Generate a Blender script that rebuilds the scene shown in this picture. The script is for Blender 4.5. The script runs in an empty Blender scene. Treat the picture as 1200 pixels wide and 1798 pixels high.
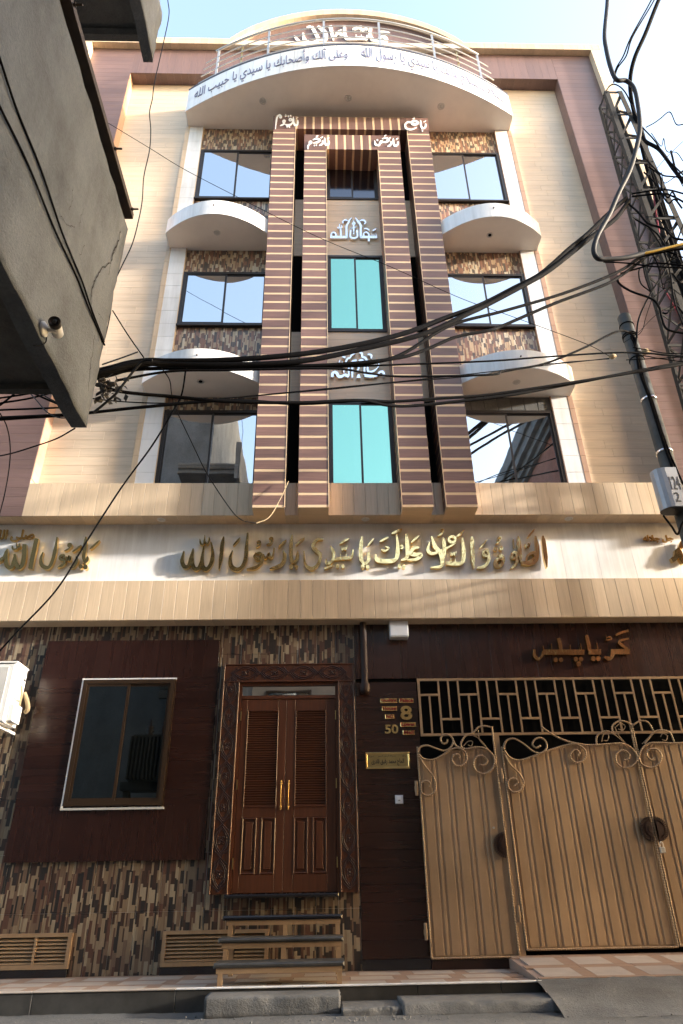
import bpy, math, random
from mathutils import Vector, Matrix
random.seed(7)
SC = bpy.context.scene
COL = SC.collection
# ------------------------------------------------------------------ camera
EYE = 0.75                                   # camera height above the footpath
FPX, PW, PH = 1190.0, 1200.0, 1798.0         # focal length and size of the photograph in pixels
_up = Vector((562 - 600, -1230 - 899, FPX)).normalized()          # vertical vanishing point
_vx = 44000.0
_vy = 899 - (_up.x * (_vx - 600) + _up.z * FPX) / _up.y
_X = Vector((_vx - 600, _vy - 899, FPX)).normalized()
_Y = _up.cross(_X)
if _Y.z < 0: _Y = -_Y
ROT = Matrix((_X, _Y, _up))                  # camera (right, down, forward) -> world
cam_d = bpy.data.cameras.new('camera'); cam = bpy.data.objects.new('camera', cam_d); COL.objects.link(cam)
_r, _d, _f = ROT.col[0], ROT.col[1], ROT.col[2]
cam.matrix_world = Matrix(((_r.x, -_d.x, -_f.x, 0), (_r.y, -_d.y, -_f.y, 0), (_r.z, -_d.z, -_f.z, EYE), (0, 0, 0, 1)))
cam_d.sensor_fit = 'VERTICAL'; cam_d.sensor_height = 36; cam_d.sensor_width = 24
cam_d.lens = FPX / PH * 36; cam_d.clip_start = 0.05; cam_d.clip_end = 2000
SC.camera = cam
# ------------------------------------------------------------------ light
SUN_TO = Vector((5.0, -1.0, 1.05)).normalized()      # towards the sun: low, down the street on the right
SUN_EL = math.asin(SUN_TO.z)
w = bpy.data.worlds.new('World'); SC.world = w; w.use_nodes = True
nt = w.node_tree; bg = nt.nodes['Background']
sky = nt.nodes.new('ShaderNodeTexSky'); sky.sky_type = 'NISHITA'; sky.sun_disc = False
sky.sun_elevation = SUN_EL; sky.sun_rotation = math.atan2(SUN_TO.x, SUN_TO.y)
sky.air_density = 1.0; sky.dust_density = 5.0; sky.ozone_density = 0.6; sky.altitude = 200
nt.links.new(sky.outputs[0], bg.inputs[0]); bg.inputs[1].default_value = 0.15
sun_d = bpy.data.lights.new('sun', 'SUN'); sun = bpy.data.objects.new('sun', sun_d); COL.objects.link(sun)
sun_d.energy = 2.1; sun_d.angle = math.radians(2.2); sun_d.color = (1.0, 0.94, 0.86)
sun.rotation_euler = (-SUN_TO).to_track_quat('-Z', 'Y').to_euler(); sun.location = (20, -10, 20)
SC.view_settings.view_transform = 'Standard'; SC.view_settings.look = 'None'
SC.view_settings.exposure = 2.95; SC.view_settings.gamma = 1.0; SC.view_settings.use_curve_mapping = False
SC.cycles.max_bounces = 8; SC.cycles.use_denoising = True

# ------------------------------------------------------------------ helpers
def ray(px, py): return ROT @ Vector((px - 600, py - 899, FPX))
def P(px, py, y):                            # pixel -> point on the plane y
    d = ray(px, py); return Vector((d.x / d.y * y, y, d.z / d.y * y + EYE))
def PX(px, py, x):                           # pixel -> point on the plane x
    d = ray(px, py); t = x / d.x; return Vector((x, d.y * t, d.z * t + EYE))
WL = {}
def setp(o, loc, parent):
    loc = Vector(loc); WL[o.name] = loc
    if parent is not None:
        o.parent = parent; o.location = loc - WL[parent.name]
    else: o.location = loc
def thing(name, label, cat, loc=(0, 0, 0), group=None):
    o = bpy.data.objects.new(name, None); COL.objects.link(o); o.empty_display_size = 0.1
    setp(o, loc, None); return tag(o, label, cat, group)
def tag(o, label, cat, group=None):
    o['label'] = label; o['category'] = cat
    if group: o['group'] = group
    return o
def struct(o): o['kind'] = 'structure'; return o

class MB:
    def __init__(s): s.v = []; s.f = []; s.sm = []
    def add(s, vs, fs, smooth=False):
        n = len(s.v); s.v += [tuple(v) for v in vs]
        for f in fs: s.f.append([i + n for i in f]); s.sm.append(smooth)
        return s
    def box(s, x0, x1, y0, y1, z0, z1):
        return s.add([(x0,y0,z0),(x1,y0,z0),(x1,y1,z0),(x0,y1,z0),(x0,y0,z1),(x1,y0,z1),(x1,y1,z1),(x0,y1,z1)],
                     [(0,3,2,1),(4,5,6,7),(0,1,5,4),(1,2,6,5),(2,3,7,6),(3,0,4,7)])
    def cbox(s, x0, x1, y0, y1, z0, z1, c=0.004):      # box with a chamfered front (towards -y)
        v = [(x0,y1,z0),(x1,y1,z0),(x1,y1,z1),(x0,y1,z1),(x0,y0+c,z0),(x1,y0+c,z0),(x1,y0+c,z1),(x0,y0+c,z1),
             (x0+c,y0,z0+c),(x1-c,y0,z0+c),(x1-c,y0,z1-c),(x0+c,y0,z1-c)]
        return s.add(v, [(0,3,2,1),(0,1,5,4),(1,2,6,5),(2,3,7,6),(3,0,4,7),(4,5,9,8),(5,6,10,9),(6,7,11,10),(7,4,8,11),(8,9,10,11)])
    def prism(s, poly, fn, a, b, smooth=False):        # poly of 2-D points, fn(u, v, w) -> 3-D, between w=a and w=b
        n = len(poly); vs = [fn(u, v, a) for u, v in poly] + [fn(u, v, b) for u, v in poly]
        s.add(vs, [tuple(range(n))[::-1], tuple(range(n, 2 * n))])
        return s.add(vs, [(i, (i + 1) % n, n + (i + 1) % n, n + i) for i in range(n)], smooth)
    def tube(s, pts, r, sides=6, cap=True):
        pts = [Vector(p) for p in pts]; n = len(pts)
        rr = r if isinstance(r, (list, tuple)) else [r] * n
        ref = None; vs = []; fs = []
        for i in range(n):
            t = (pts[min(i + 1, n - 1)] - pts[max(i - 1, 0)])
            t = t.normalized() if t.length > 1e-9 else Vector((0, 0, 1))
            if ref is None: ref = t.orthogonal().normalized()
            ref = (ref - t * ref.dot(t)); ref = ref.normalized() if ref.length > 1e-6 else t.orthogonal().normalized()
            b = t.cross(ref)
            for k in range(sides):
                a = 2 * math.pi * k / sides
                vs.append(pts[i] + (ref * math.cos(a) + b * math.sin(a)) * rr[i])
        for i in range(n - 1):
            for k in range(sides):
                k2 = (k + 1) % sides
                fs.append((i * sides + k, i * sides + k2, (i + 1) * sides + k2, (i + 1) * sides + k))
        s.add(vs, fs, True)
        if cap: s.add(vs[:sides], [tuple(range(sides))[::-1]]); s.add(vs[-sides:], [tuple(range(sides))])
        return s
    def cyl(s, c, axis, r, h, n=20, r2=None):
        c = Vector(c); ax = Vector(axis).normalized()
        return s.tube([c, c + ax * h], [r, r if r2 is None else r2], n)
    def lathe(s, c, axis, prof, n=20):                 # prof: (distance along axis, radius)
        c = Vector(c); ax = Vector(axis).normalized(); u = ax.orthogonal().normalized(); b = ax.cross(u); vs = []; fs = []
        for d, r in prof:
            for k in range(n):
                a = 2 * math.pi * k / n; vs.append(c + ax * d + (u * math.cos(a) + b * math.sin(a)) * r)
        for i in range(len(prof) - 1):
            for k in range(n): fs.append((i*n+k, i*n+(k+1)%n, (i+1)*n+(k+1)%n, (i+1)*n+k))
        s.add(vs, fs, True); s.add(vs[:n], [tuple(range(n))]); s.add(vs[-n:], [tuple(range(n))]); return s
    def build(s, name, mat, parent=None, origin=None):
        if origin is None:
            lo = [min(v[i] for v in s.v) for i in range(3)]; hi = [max(v[i] for v in s.v) for i in range(3)]
            origin = ((lo[0]+hi[0])/2, (lo[1]+hi[1])/2, lo[2])
        me = bpy.data.meshes.new(name)
        me.from_pydata([(v[0]-origin[0], v[1]-origin[1], v[2]-origin[2]) for v in s.v], [], s.f)
        me.polygons.foreach_set('use_smooth', s.sm); me.materials.append(mat); me.update()
        o = bpy.data.objects.new(name, me); COL.objects.link(o); setp(o, origin, parent); return o
_cache = {}
def piece(name, x0, x1, y0, y1, z0, z1, mat, parent, c=0.003):        # a board or tile; alike ones share one mesh
    key = (name, mat.name, round(x1-x0, 3), round(y1-y0, 3), round(z1-z0, 3))
    if key not in _cache:
        o = MB().cbox(-(x1-x0)/2, (x1-x0)/2, -(y1-y0)/2, (y1-y0)/2, 0, z1-z0, c).build(name, mat, parent, (0, 0, 0))
        _cache[key] = o.data; setp(o, ((x0+x1)/2, (y0+y1)/2, z0), parent); return o
    o = bpy.data.objects.new(name, _cache[key]); COL.objects.link(o); setp(o, ((x0+x1)/2, (y0+y1)/2, z0), parent); return o
def smooth(pts, n=8):                                                    # Catmull-Rom through the points
    pts = [Vector(p) for p in pts]
    if len(pts) < 3: return pts
    out = []; q = [2*pts[0]-pts[1]] + pts + [2*pts[-1]-pts[-2]]
    for i in range(1, len(q) - 2):
        for k in range(n):
            t = k / n; a, b, c, d = q[i-1], q[i], q[i+1], q[i+2]
            out.append(0.5*((2*b)+(c-a)*t+(2*a-5*b+4*c-d)*t*t+(3*b-a-3*c+d)*t*t*t))
    out.append(pts[-1]); return out

# ------------------------------------------------------------------ materials
def srgb(r, g, b):
    f = lambda c: (c/255/12.92) if c/255 <= 0.04045 else ((c/255+0.055)/1.055)**2.4
    return (f(r), f(g), f(b), 1)
def mat_base(name, rough=0.5, metal=0.0, spec=0.5):
    m = bpy.data.materials.new(name); m.use_nodes = True; t = m.node_tree; p = t.nodes['Principled BSDF']
    p.inputs['Roughness'].default_value = rough; p.inputs['Metallic'].default_value = metal
    p.inputs['Specular IOR Level'].default_value = spec
    return m, t, p
def nd(t, typ, **kw):
    n = t.nodes.new(typ)
    for k, v in kw.items(): setattr(n, k, v)
    return n
def mapped(t, scale, rnd=True):
    g = nd(t, 'ShaderNodeNewGeometry'); mp = nd(t, 'ShaderNodeMapping'); mp.inputs['Scale'].default_value = scale
    t.links.new(g.outputs['Position'], mp.inputs['Vector'])
    if rnd:
        oi = nd(t, 'ShaderNodeObjectInfo'); mu = nd(t, 'ShaderNodeMath', operation='MULTIPLY'); mu.inputs[1].default_value = 37.0
        t.links.new(oi.outputs['Random'], mu.inputs[0]); cb = nd(t, 'ShaderNodeCombineXYZ')
        for i in range(3): t.links.new(mu.outputs[0], cb.inputs[i])
        t.links.new(cb.outputs[0], mp.inputs['Location'])
    return mp.outputs[0]
def noise(t, vec, scale, detail=4, rough=0.6):
    n = nd(t, 'ShaderNodeTexNoise'); n.inputs['Scale'].default_value = scale; n.inputs['Detail'].default_value = detail
    n.inputs['Roughness'].default_value = rough; t.links.new(vec, n.inputs['Vector']); return n.outputs['Fac']
def ramp(t, fac, stops, const=False):
    r = nd(t, 'ShaderNodeValToRGB'); e = r.color_ramp.elements
    if const: r.color_ramp.interpolation = 'CONSTANT'
    e[0].position = stops[0][0]; e[0].color = stops[0][1]; e[1].position = stops[-1][0]; e[1].color = stops[-1][1]
    for pos, c in stops[1:-1]: x = e.new(pos); x.color = c
    t.links.new(fac, r.inputs[0]); return r.outputs[0]
def mix(t, a, b, fac, mode='MIX'):
    m = nd(t, 'ShaderNodeMix', data_type='RGBA', blend_type=mode)
    if isinstance(fac, (int, float)): m.inputs[0].default_value = fac
    else: t.links.new(fac, m.inputs[0])
    for s, v in ((6, a), (7, b)):
        if isinstance(v, tuple): m.inputs[s].default_value = v
        else: t.links.new(v, m.inputs[s])
    return m.outputs[2]
def bump(t, p, h, strength, dist=0.01):
    b = nd(t, 'ShaderNodeBump'); b.inputs['Strength'].default_value = strength; b.inputs['Distance'].default_value = dist
    t.links.new(h, b.inputs['Height']); t.links.new(b.outputs[0], p.inputs['Normal'])
def sc3(c, k): return (c[0]*k, c[1]*k, c[2]*k, 1)
def wood(name, c, rough=0.45, axis='x', var=0.10, grain=0.18, fine=60, spec=0.5, coat=0.0, bmp=0.12):
    m, t, p = mat_base(name, rough, 0, spec)
    st = {'x': (0.05, 1, 1), 'z': (1, 1, 0.05)}[axis]
    v = mapped(t, st); f = noise(t, v, fine, 5, 0.65); f2 = noise(t, v, fine*0.25, 3, 0.5)
    col = ramp(t, f, [(0.25, sc3(c, 1-grain*1.6)), (0.55, sc3(c, 1)), (0.8, sc3(c, 1+grain))])
    col = mix(t, col, ramp(t, f2, [(0.3, sc3(c, 0.75)), (0.75, sc3(c, 1.15))]), 0.35)
    oi = nd(t, 'ShaderNodeObjectInfo')
    col = mix(t, col, ramp(t, oi.outputs['Random'], [(0, (1-var,)*3+(1,)), (1, (1+var*0.5, 1+var*0.4, 1+var*0.3, 1))]), 1.0, 'MULTIPLY')
    big = noise(t, mapped(t, (1, 1, 1), False), 0.8, 4)
    col = mix(t, col, ramp(t, big, [(0.3, (0.88, 0.88, 0.88, 1)), (0.7, (1.04, 1.04, 1.04, 1))]), 1.0, 'MULTIPLY')
    t.links.new(col, p.inputs['Base Color'])
    rr = nd(t, 'ShaderNodeMapRange'); rr.inputs[3].default_value = rough*0.8; rr.inputs[4].default_value = min(1, rough*1.3)
    t.links.new(f2, rr.inputs[0]); t.links.new(rr.outputs[0], p.inputs['Roughness'])
    p.inputs['Coat Weight'].default_value = coat; p.inputs['Coat Roughness'].default_value = 0.08
    bump(t, p, f, bmp, 0.004); return m
def plain(name, c, rough=0.5, metal=0.0, var=0.15, scale=3.0, bmp=0.05, spec=0.5, obvar=0.0, streak=0.0):
    m, t, p = mat_base(name, rough, metal, spec)
    v = mapped(t, (1, 1, 1), False); f = noise(t, v, scale, 6, 0.65)
    col = ramp(t, f, [(0.3, sc3(c, 1-var)), (0.7, sc3(c, 1+var*0.5))])
    if streak:
        sn = noise(t, mapped(t, (1, 1, 0.06), False), 9.0, 6, 0.7); bl = noise(t, v, 1.1, 3)
        mu = nd(t, 'ShaderNodeMath', operation='MULTIPLY'); t.links.new(sn, mu.inputs[0]); t.links.new(bl, mu.inputs[1])
        col = mix(t, col, ramp(t, mu.outputs[0], [(0.20, (1, 1, 1, 1)), (0.40, (1 - streak, 1 - streak * 1.06, 1 - streak * 1.15, 1))]), 1.0, 'MULTIPLY')
    if obvar:
        oi = nd(t, 'ShaderNodeObjectInfo')
        col = mix(t, col, ramp(t, oi.outputs['Random'], [(0, (1-obvar,)*3+(1,)), (1, (1, 1, 1, 1))]), 1.0, 'MULTIPLY')
    t.links.new(col, p.inputs['Base Color'])
    if bmp: bump(t, p, noise(t, v, scale*12, 5, 0.6), bmp, 0.01)
    return m
def concrete(name, c, scale=1.2, stain=0.35, bmp=0.5, rough=0.9):
    m, t, p = mat_base(name, rough, 0, 0.3)
    v = mapped(t, (1, 1, 1), False)
    a = noise(t, v, scale, 8, 0.7); b = noise(t, mapped(t, (1, 1, 0.25), False), scale*2.2, 6, 0.7); g = noise(t, v, scale*45, 4, 0.7)
    col = ramp(t, a, [(0.3, sc3(c, 1-stain)), (0.5, sc3(c, 0.95)), (0.72, sc3(c, 1+stain*0.5))])
    col = mix(t, col, ramp(t, b, [(0.35, (0.62, 0.61, 0.6, 1)), (0.6, (1, 1, 1, 1))]), 0.6, 'MULTIPLY')
    col = mix(t, col, ramp(t, g, [(0.3, (0.8, 0.8, 0.8, 1)), (0.7, (1.1, 1.1, 1.1, 1))]), 0.7, 'MULTIPLY')
    t.links.new(col, p.inputs['Base Color'])
    h = nd(t, 'ShaderNodeMath', operation='ADD'); t.links.new(g, h.inputs[0]); t.links.new(a, h.inputs[1])
    bump(t, p, h.outputs[0], bmp, 0.02); return m
def mosaic(name, cols, wcol=0.05, hseg=0.23, rough=0.3):
    m, t, p = mat_base(name, rough, 0, 0.5)
    g = nd(t, 'ShaderNodeNewGeometry'); sx = nd(t, 'ShaderNodeSeparateXYZ'); t.links.new(g.outputs['Position'], sx.inputs[0])
    def mth(op, a, b=None):
        n = nd(t, 'ShaderNodeMath', operation=op)
        for i, q in enumerate((a, b)):
            if q is None: continue
            if isinstance(q, (int, float)): n.inputs[i].default_value = q
            else: t.links.new(q, n.inputs[i])
        return n.outputs[0]
    x = mth('ADD', sx.outputs[0], mth('MULTIPLY', mth('SINE', mth('MULTIPLY', sx.outputs[0], 61.0)), 0.010))
    c = mth('FLOOR', mth('DIVIDE', x, wcol))
    wn = nd(t, 'ShaderNodeTexWhiteNoise', noise_dimensions='1D'); t.links.new(c, wn.inputs['W'])
    zz = mth('ADD', mth('DIVIDE', sx.outputs[2], hseg), mth('MULTIPLY', wn.outputs['Value'], 9.0))
    zz = mth('ADD', zz, mth('MULTIPLY', mth('SINE', mth('MULTIPLY', zz, 2.1)), 0.3))
    r = mth('FLOOR', zz)
    cb = nd(t, 'ShaderNodeCombineXYZ'); t.links.new(c, cb.inputs[0]); t.links.new(r, cb.inputs[1])
    w2 = nd(t, 'ShaderNodeTexWhiteNoise', noise_dimensions='2D'); t.links.new(cb.outputs[0], w2.inputs['Vector'])
    alt = mth('ADD', mth('MULTIPLY', w2.outputs['Value'], 0.56), mth('MULTIPLY', mth('PINGPONG', mth('ADD', c, r), 1.0), 0.44))
    n = len(cols); col = ramp(t, alt, [(i / n, cc) for i, cc in enumerate(cols)], True)
    gr = noise(t, mapped(t, (1, 1, 0.05), False), 160, 4)
    col = mix(t, col, ramp(t, gr, [(0.3, (0.72, 0.72, 0.72, 1)), (0.7, (1.12, 1.12, 1.12, 1))]), 1.0, 'MULTIPLY')
    t.links.new(col, p.inputs['Base Color'])
    fr = mth('FRACT', mth('DIVIDE', x, wcol)); fz = mth('FRACT', zz)
    e = mth('MULTIPLY', mth('GREATER_THAN', fr, 0.06), mth('GREATER_THAN', fz, 0.02))
    bump(t, p, mth('ADD', e, mth('MULTIPLY', w2.outputs['Value'], 0.5)), 0.25, 0.004)
    return m
def mirror(name, tint, back, fac, rough=0.02, wav=0.006):
    m = bpy.data.materials.new(name); m.use_nodes = True; t = m.node_tree; t.nodes.remove(t.nodes['Principled BSDF'])
    out = t.nodes['Material Output']; a = nd(t, 'ShaderNodeBsdfDiffuse'); b = nd(t, 'ShaderNodeBsdfAnisotropic' if False else 'ShaderNodeBsdfGlossy')
    a.inputs[0].default_value = back; b.inputs[0].default_value = tint; b.inputs['Roughness'].default_value = rough
    mx = nd(t, 'ShaderNodeMixShader'); lw = nd(t, 'ShaderNodeLayerWeight'); lw.inputs[0].default_value = 0.25
    mr = nd(t, 'ShaderNodeMapRange'); mr.inputs[3].default_value = fac; mr.inputs[4].default_value = 0.98
    t.links.new(lw.outputs['Facing'], mr.inputs[0]); t.links.new(mr.outputs[0], mx.inputs[0])
    t.links.new(a.outputs[0], mx.inputs[1]); t.links.new(b.outputs[0], mx.inputs[2]); t.links.new(mx.outputs[0], out.inputs[0])
    bp = nd(t, 'ShaderNodeBump'); bp.inputs['Strength'].default_value = 0.15; bp.inputs['Distance'].default_value = wav
    t.links.new(noise(t, mapped(t, (1, 1, 1)), 1.6, 2), bp.inputs['Height']); t.links.new(bp.outputs[0], b.inputs['Normal'])
    return m
BEIGE = (0.60, 0.46, 0.315)
M = dict(
    beige=wood('beige_wood_tile_vertical', BEIGE, 0.42, 'z', 0.10, 0.10), beige_h=wood('beige_wood_tile_horizontal', (0.67, 0.53, 0.385), 0.42, 'x', 0.07, 0.10),
    tan_edge_and_sunlit=wood('tan_edge_and_sunlit_side_tile', (0.44, 0.27, 0.18), 0.45, 'z', 0.08, 0.1),
    brown=wood('brown_wood_tile_horizontal', (0.165, 0.102, 0.090), 0.4, 'x', 0.12, 0.16), brown_v=wood('brown_wood_tile_vertical', (0.165, 0.102, 0.090), 0.4, 'z', 0.12, 0.16),
    pil=wood('pilaster_brown_tile', (0.20, 0.112, 0.092), 0.42, 'x', 0.26, 0.24), pil_v=wood('beam_brown_tile', (0.20, 0.112, 0.092), 0.42, 'z', 0.26, 0.24),
    cream=wood('cream_strip', (0.68, 0.50, 0.32), 0.45, 'x', 0.06, 0.06),
    grout=plain('pale_grout', (0.52, 0.46, 0.38), 0.9), grout_d=plain('brown_grout', (0.32, 0.22, 0.17), 0.9), white_grout=plain('white_grout', (0.55, 0.54, 0.52), 0.9),
    white=plain('white_glazed_tile', (0.80, 0.80, 0.80), 0.28, 0, 0.05, 2, 0.02, 0.5, 0.05, 0.22), sign=plain('white_sign_panel', (0.78, 0.77, 0.76), 0.45, 0, 0.09, 1.5, 0.03, 0.5, 0.05, 0.2),
    soffit=plain('cream_painted_soffit', (0.80, 0.75, 0.69), 0.75, 0, 0.10, 1.2, 0.03), body=plain('plaster_body', (0.45, 0.38, 0.30), 0.9),
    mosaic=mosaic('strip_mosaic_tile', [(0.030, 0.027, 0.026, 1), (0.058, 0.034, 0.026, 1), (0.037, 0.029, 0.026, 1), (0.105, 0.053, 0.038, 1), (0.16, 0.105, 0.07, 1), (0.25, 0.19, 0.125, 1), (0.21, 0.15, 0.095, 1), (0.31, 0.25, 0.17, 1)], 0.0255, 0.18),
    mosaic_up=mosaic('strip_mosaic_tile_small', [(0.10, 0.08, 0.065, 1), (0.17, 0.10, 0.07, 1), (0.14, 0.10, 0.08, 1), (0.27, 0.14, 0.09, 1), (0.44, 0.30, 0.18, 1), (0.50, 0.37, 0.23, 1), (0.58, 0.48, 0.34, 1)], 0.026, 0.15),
    dkwood=wood('dark_red_wood_tile', (0.032, 0.0105, 0.0065), 0.26, 'x', 0.12, 0.35, 40, 0.6), dkwood_v=wood('dark_red_wood_tile_vertical', (0.032, 0.0105, 0.0065), 0.26, 'z', 0.1, 0.35, 40, 0.6),
    door=wood('polished_door_wood', (0.086, 0.026, 0.009), 0.42, 'z', 0.06, 0.3, 45, 0.4, 0.08), door_h=wood('polished_door_wood_slat', (0.086, 0.027, 0.010), 0.45, 'x', 0.12, 0.25, 45, 0.4, 0.05),
    carve=plain('carved_wood', (0.032, 0.010, 0.0055), 0.4, 0, 0.2, 6, 0.03, 0.6),
    frame=plain('dark_bronze_aluminium', (0.035, 0.028, 0.024), 0.4, 0.3, 0.1), bframe=plain('brown_aluminium', (0.06, 0.035, 0.02), 0.35, 0.4, 0.1),
    glass=mirror('mirror_tinted_glass', (0.92, 0.93, 0.94, 1), (0.02, 0.025, 0.03, 1), 0.62), teal=mirror('teal_reflective_glass', (0.37, 0.72, 0.55, 1), (0.04, 0.20, 0.15, 1), 0.70, 0.08),
    dglass=mirror('dark_glass', (0.75, 0.80, 0.80, 1), (0.004, 0.005, 0.005, 1), 0.16), black=plain('black_void', (0.004, 0.004, 0.004), 0.9, 0, 0, 1, 0, 0.05), blk_glass=mirror('black_slot_glass', (0.6, 0.6, 0.65, 1), (0.004, 0.004, 0.005, 1), 0.04, 0.1),
    gold=plain('polished_gold', (0.93, 0.68, 0.30), 0.12, 1.0, 0.06, 0.55, 0.9), goldside=plain('gold_letter_edge', (0.50, 0.30, 0.10), 0.35, 1.0, 0.1), brass=plain('brass_plate', (0.62, 0.48, 0.22), 0.28, 1.0, 0.15, 6, 0.05),
    steel=plain('stainless_steel', (0.50, 0.49, 0.47), 0.38, 0.8, 0.1), paintw=plain('white_paint', (0.82, 0.82, 0.82), 0.4, 0, 0.04), grey_ink=plain('grey_blue_ink', (0.17, 0.17, 0.27), 0.6, 0, 0.3, 8, 0), rim=plain('dark_rim_granite', (0.035, 0.035, 0.055), 0.4),
    chrome_letter=plain('brushed_silver_letter', (0.88, 0.89, 0.91), 0.22, 0.85, 0.05), gate=plain('tan_gate_paint', (0.34, 0.225, 0.13), 0.42, 0, 0.16, 2.5, 0.06, 0.45, 0.0, 0.28), gate_rope=plain('tan_twisted_bar', (0.33, 0.225, 0.13), 0.45, 0, 0.2, 30, 0.05),
    ironbrown=plain('dark_brown_cast_iron', (0.035, 0.018, 0.014), 0.4, 0.2, 0.2), granite=plain('black_granite', (0.012, 0.012, 0.016), 0.18, 0, 0.3, 30, 0.01, 0.6), granite_dust=plain('dusty_black_granite', (0.05, 0.048, 0.045), 0.45, 0, 0.45, 5, 0.02),
    path=plain('cream_path_tile', (0.44, 0.38, 0.33), 0.4, 0, 0.16, 5, 0.03, 0.4, 0.08), path_b=wood('brown_path_tile', (0.33, 0.22, 0.16), 0.45, 'x', 0.1, 0.12), concrete=concrete('grey_concrete', (0.14, 0.138, 0.134)), conc_wall=concrete('weathered_cement_render', (0.155, 0.167, 0.18), 0.9, 0.42, 0.6),
    conc_dark=concrete('dark_concrete_soffit', (0.16, 0.155, 0.145), 1.4, 0.4, 0.6), street=concrete('street_concrete', (0.105, 0.104, 0.102), 0.7, 0.35, 0.7), crack=plain('crack_dark', (0.015, 0.014, 0.013), 1.0, 0, 0, 1, 0),
    cable=plain('black_cable_sheath', (0.005, 0.005, 0.006), 0.85, 0, 0.3, 20, 0.0, 0.06), cable_g=plain('grey_cable_sheath', (0.010, 0.011, 0.014), 0.6, 0, 0.2, 20, 0.0, 0.2), yellow=plain('yellow_cable', (0.42, 0.26, 0.02), 0.5), red=plain('red_cable', (0.25, 0.015, 0.03), 0.5),
    galv=plain('weathered_galvanised_steel', (0.030, 0.029, 0.028), 0.75, 0.0, 0.35, 9, 0.1, 0.3), pole=plain('grey_steel_pole', (0.065, 0.07, 0.07), 0.6, 0.1, 0.35, 5, 0.1, 0.3), boxg=plain('grey_meter_box', (0.36, 0.38, 0.41), 0.4, 0.2, 0.12), shiny=plain('steel_strap', (0.8, 0.8, 0.82), 0.15, 1.0, 0.05),
    acw=plain('white_enamel', (0.80, 0.79, 0.76), 0.35, 0, 0.06), acgrey=plain('pale_grey_panel', (0.55, 0.54, 0.51), 0.4), redp=plain('red_print', (0.62, 0.03, 0.02), 0.4, 0, 0, 1, 0), bluep=plain('blue_print', (0.015, 0.025, 0.18), 0.4, 0, 0, 1, 0), ink=plain('black_ink', (0.008, 0.008, 0.009), 0.6, 0, 0, 1, 0), greenp=plain('green_print', (0.15, 0.35, 0.12), 0.5, 0, 0, 1, 0),
    red_letter=plain('red_letter', (0.22, 0.012, 0.008), 0.4, 0, 0.1, 10, 0), plastic=plain('white_plastic', (0.66, 0.68, 0.72), 0.35), camw=plain('white_camera_body', (0.62, 0.60, 0.57), 0.4), lens=plain('dark_lens', (0.012, 0.014, 0.02), 0.12, 0, 0, 1, 0, 0.7),
    pipe=plain('dark_brown_pipe', (0.022, 0.009, 0.006), 0.6, 0, 0.2, 6, 0.0, 0.3), rag=plain('grey_rag', (0.10, 0.085, 0.07), 0.95, 0, 0.5, 25, 0.4), rust=plain('rusty_angle_iron', (0.055, 0.035, 0.022), 0.7, 0.2, 0.4, 8, 0.2), fixture=plain('downlight_ring', (0.6, 0.58, 0.55), 0.4), brick=plain('red_brick', (0.30, 0.13, 0.09), 0.85, 0, 0.25, 5, 0.1, 0.3, 0.2), rope=plain('jute_binding', (0.35, 0.27, 0.16), 0.9),
)
# ================================================================== ground
YG, YLB, YS, YUB, YP, YW, YJ, YC = 8.70, 8.48, 8.62, 8.355, 8.13, 8.60, 8.54, 8.22
struct(MB().add([(-150, -150, -0.19), (150, -150, -0.19), (150, 150, -0.19), (-150, 150, -0.19)], [(0, 1, 2, 3)]).build('street', M['street']))
# uneven surface of the road in front of the kerb
b = MB(); nx, ny = 150, 26
for j in range(ny + 1):
    for i in range(nx + 1):
        x = -6 + 12 * i / nx; y = 4.9 + 2.64 * j / ny
        e = min(1, i / 6, (nx - i) / 6, j / 6)
        h = 0.5 * math.sin(x * 1.7 + y) + 0.4 * math.sin(x * 3.1 - y * 2.3) + random.uniform(-0.35, 0.35)
        b.v.append((x, y, -0.186 + e * (0.014 + 0.012 * h)))
for j in range(ny):
    for i in range(nx):
        a = j * (nx + 1) + i; b.f.append([a, a + 1, a + nx + 2, a + nx + 1]); b.sm.append(True)
struct(b.build('road_surface', M['street']))
# footpath of square tiles with a black granite kerb
path = struct(MB().box(-6.5, 1.95, 7.53, 8.74, -0.19, -0.012).build('footpath', M['grout_d']))
tw = 0.30
for j, (y0, y1) in enumerate(((7.535, 7.78), (7.89, 8.17), (8.28, 8.56))):
    x = -6.0 + 0.1 * j
    while x < 1.6:
        piece('tile', x, x + 0.42, y0, y1, -0.013, 0.0, M['path'], path, 0.001)
        piece('border_tile', x + 0.425, x + 0.555, y0, y1, -0.013, -0.0005, M['path_b'], path, 0.001); x += 0.56
for (y0, y1) in ((7.785, 7.885), (8.175, 8.275), (8.565, 8.69)):
    for k in range(13): piece('border_tile', -6.0 + k * 0.6, -5.405 + k * 0.6, y0, y1, -0.013, -0.0005, M['path_b'], path, 0.001)
kx = [-6.5, -5.0, -3.2, -2.62, -1.34, -0.2, 0.85, 1.62, 2.0]
for a, c in zip(kx, kx[1:]):
    piece('kerb_stone', a + 0.002, c - 0.002, 7.50, 7.528, -0.188, -0.012, M['granite_dust'], path, 0.003)
    piece('nosing', a + 0.002, c - 0.002, 7.485, 7.533, -0.0115, 0.004, M['white'] if a > -1.4 else M['path'], path, 0.004)
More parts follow.
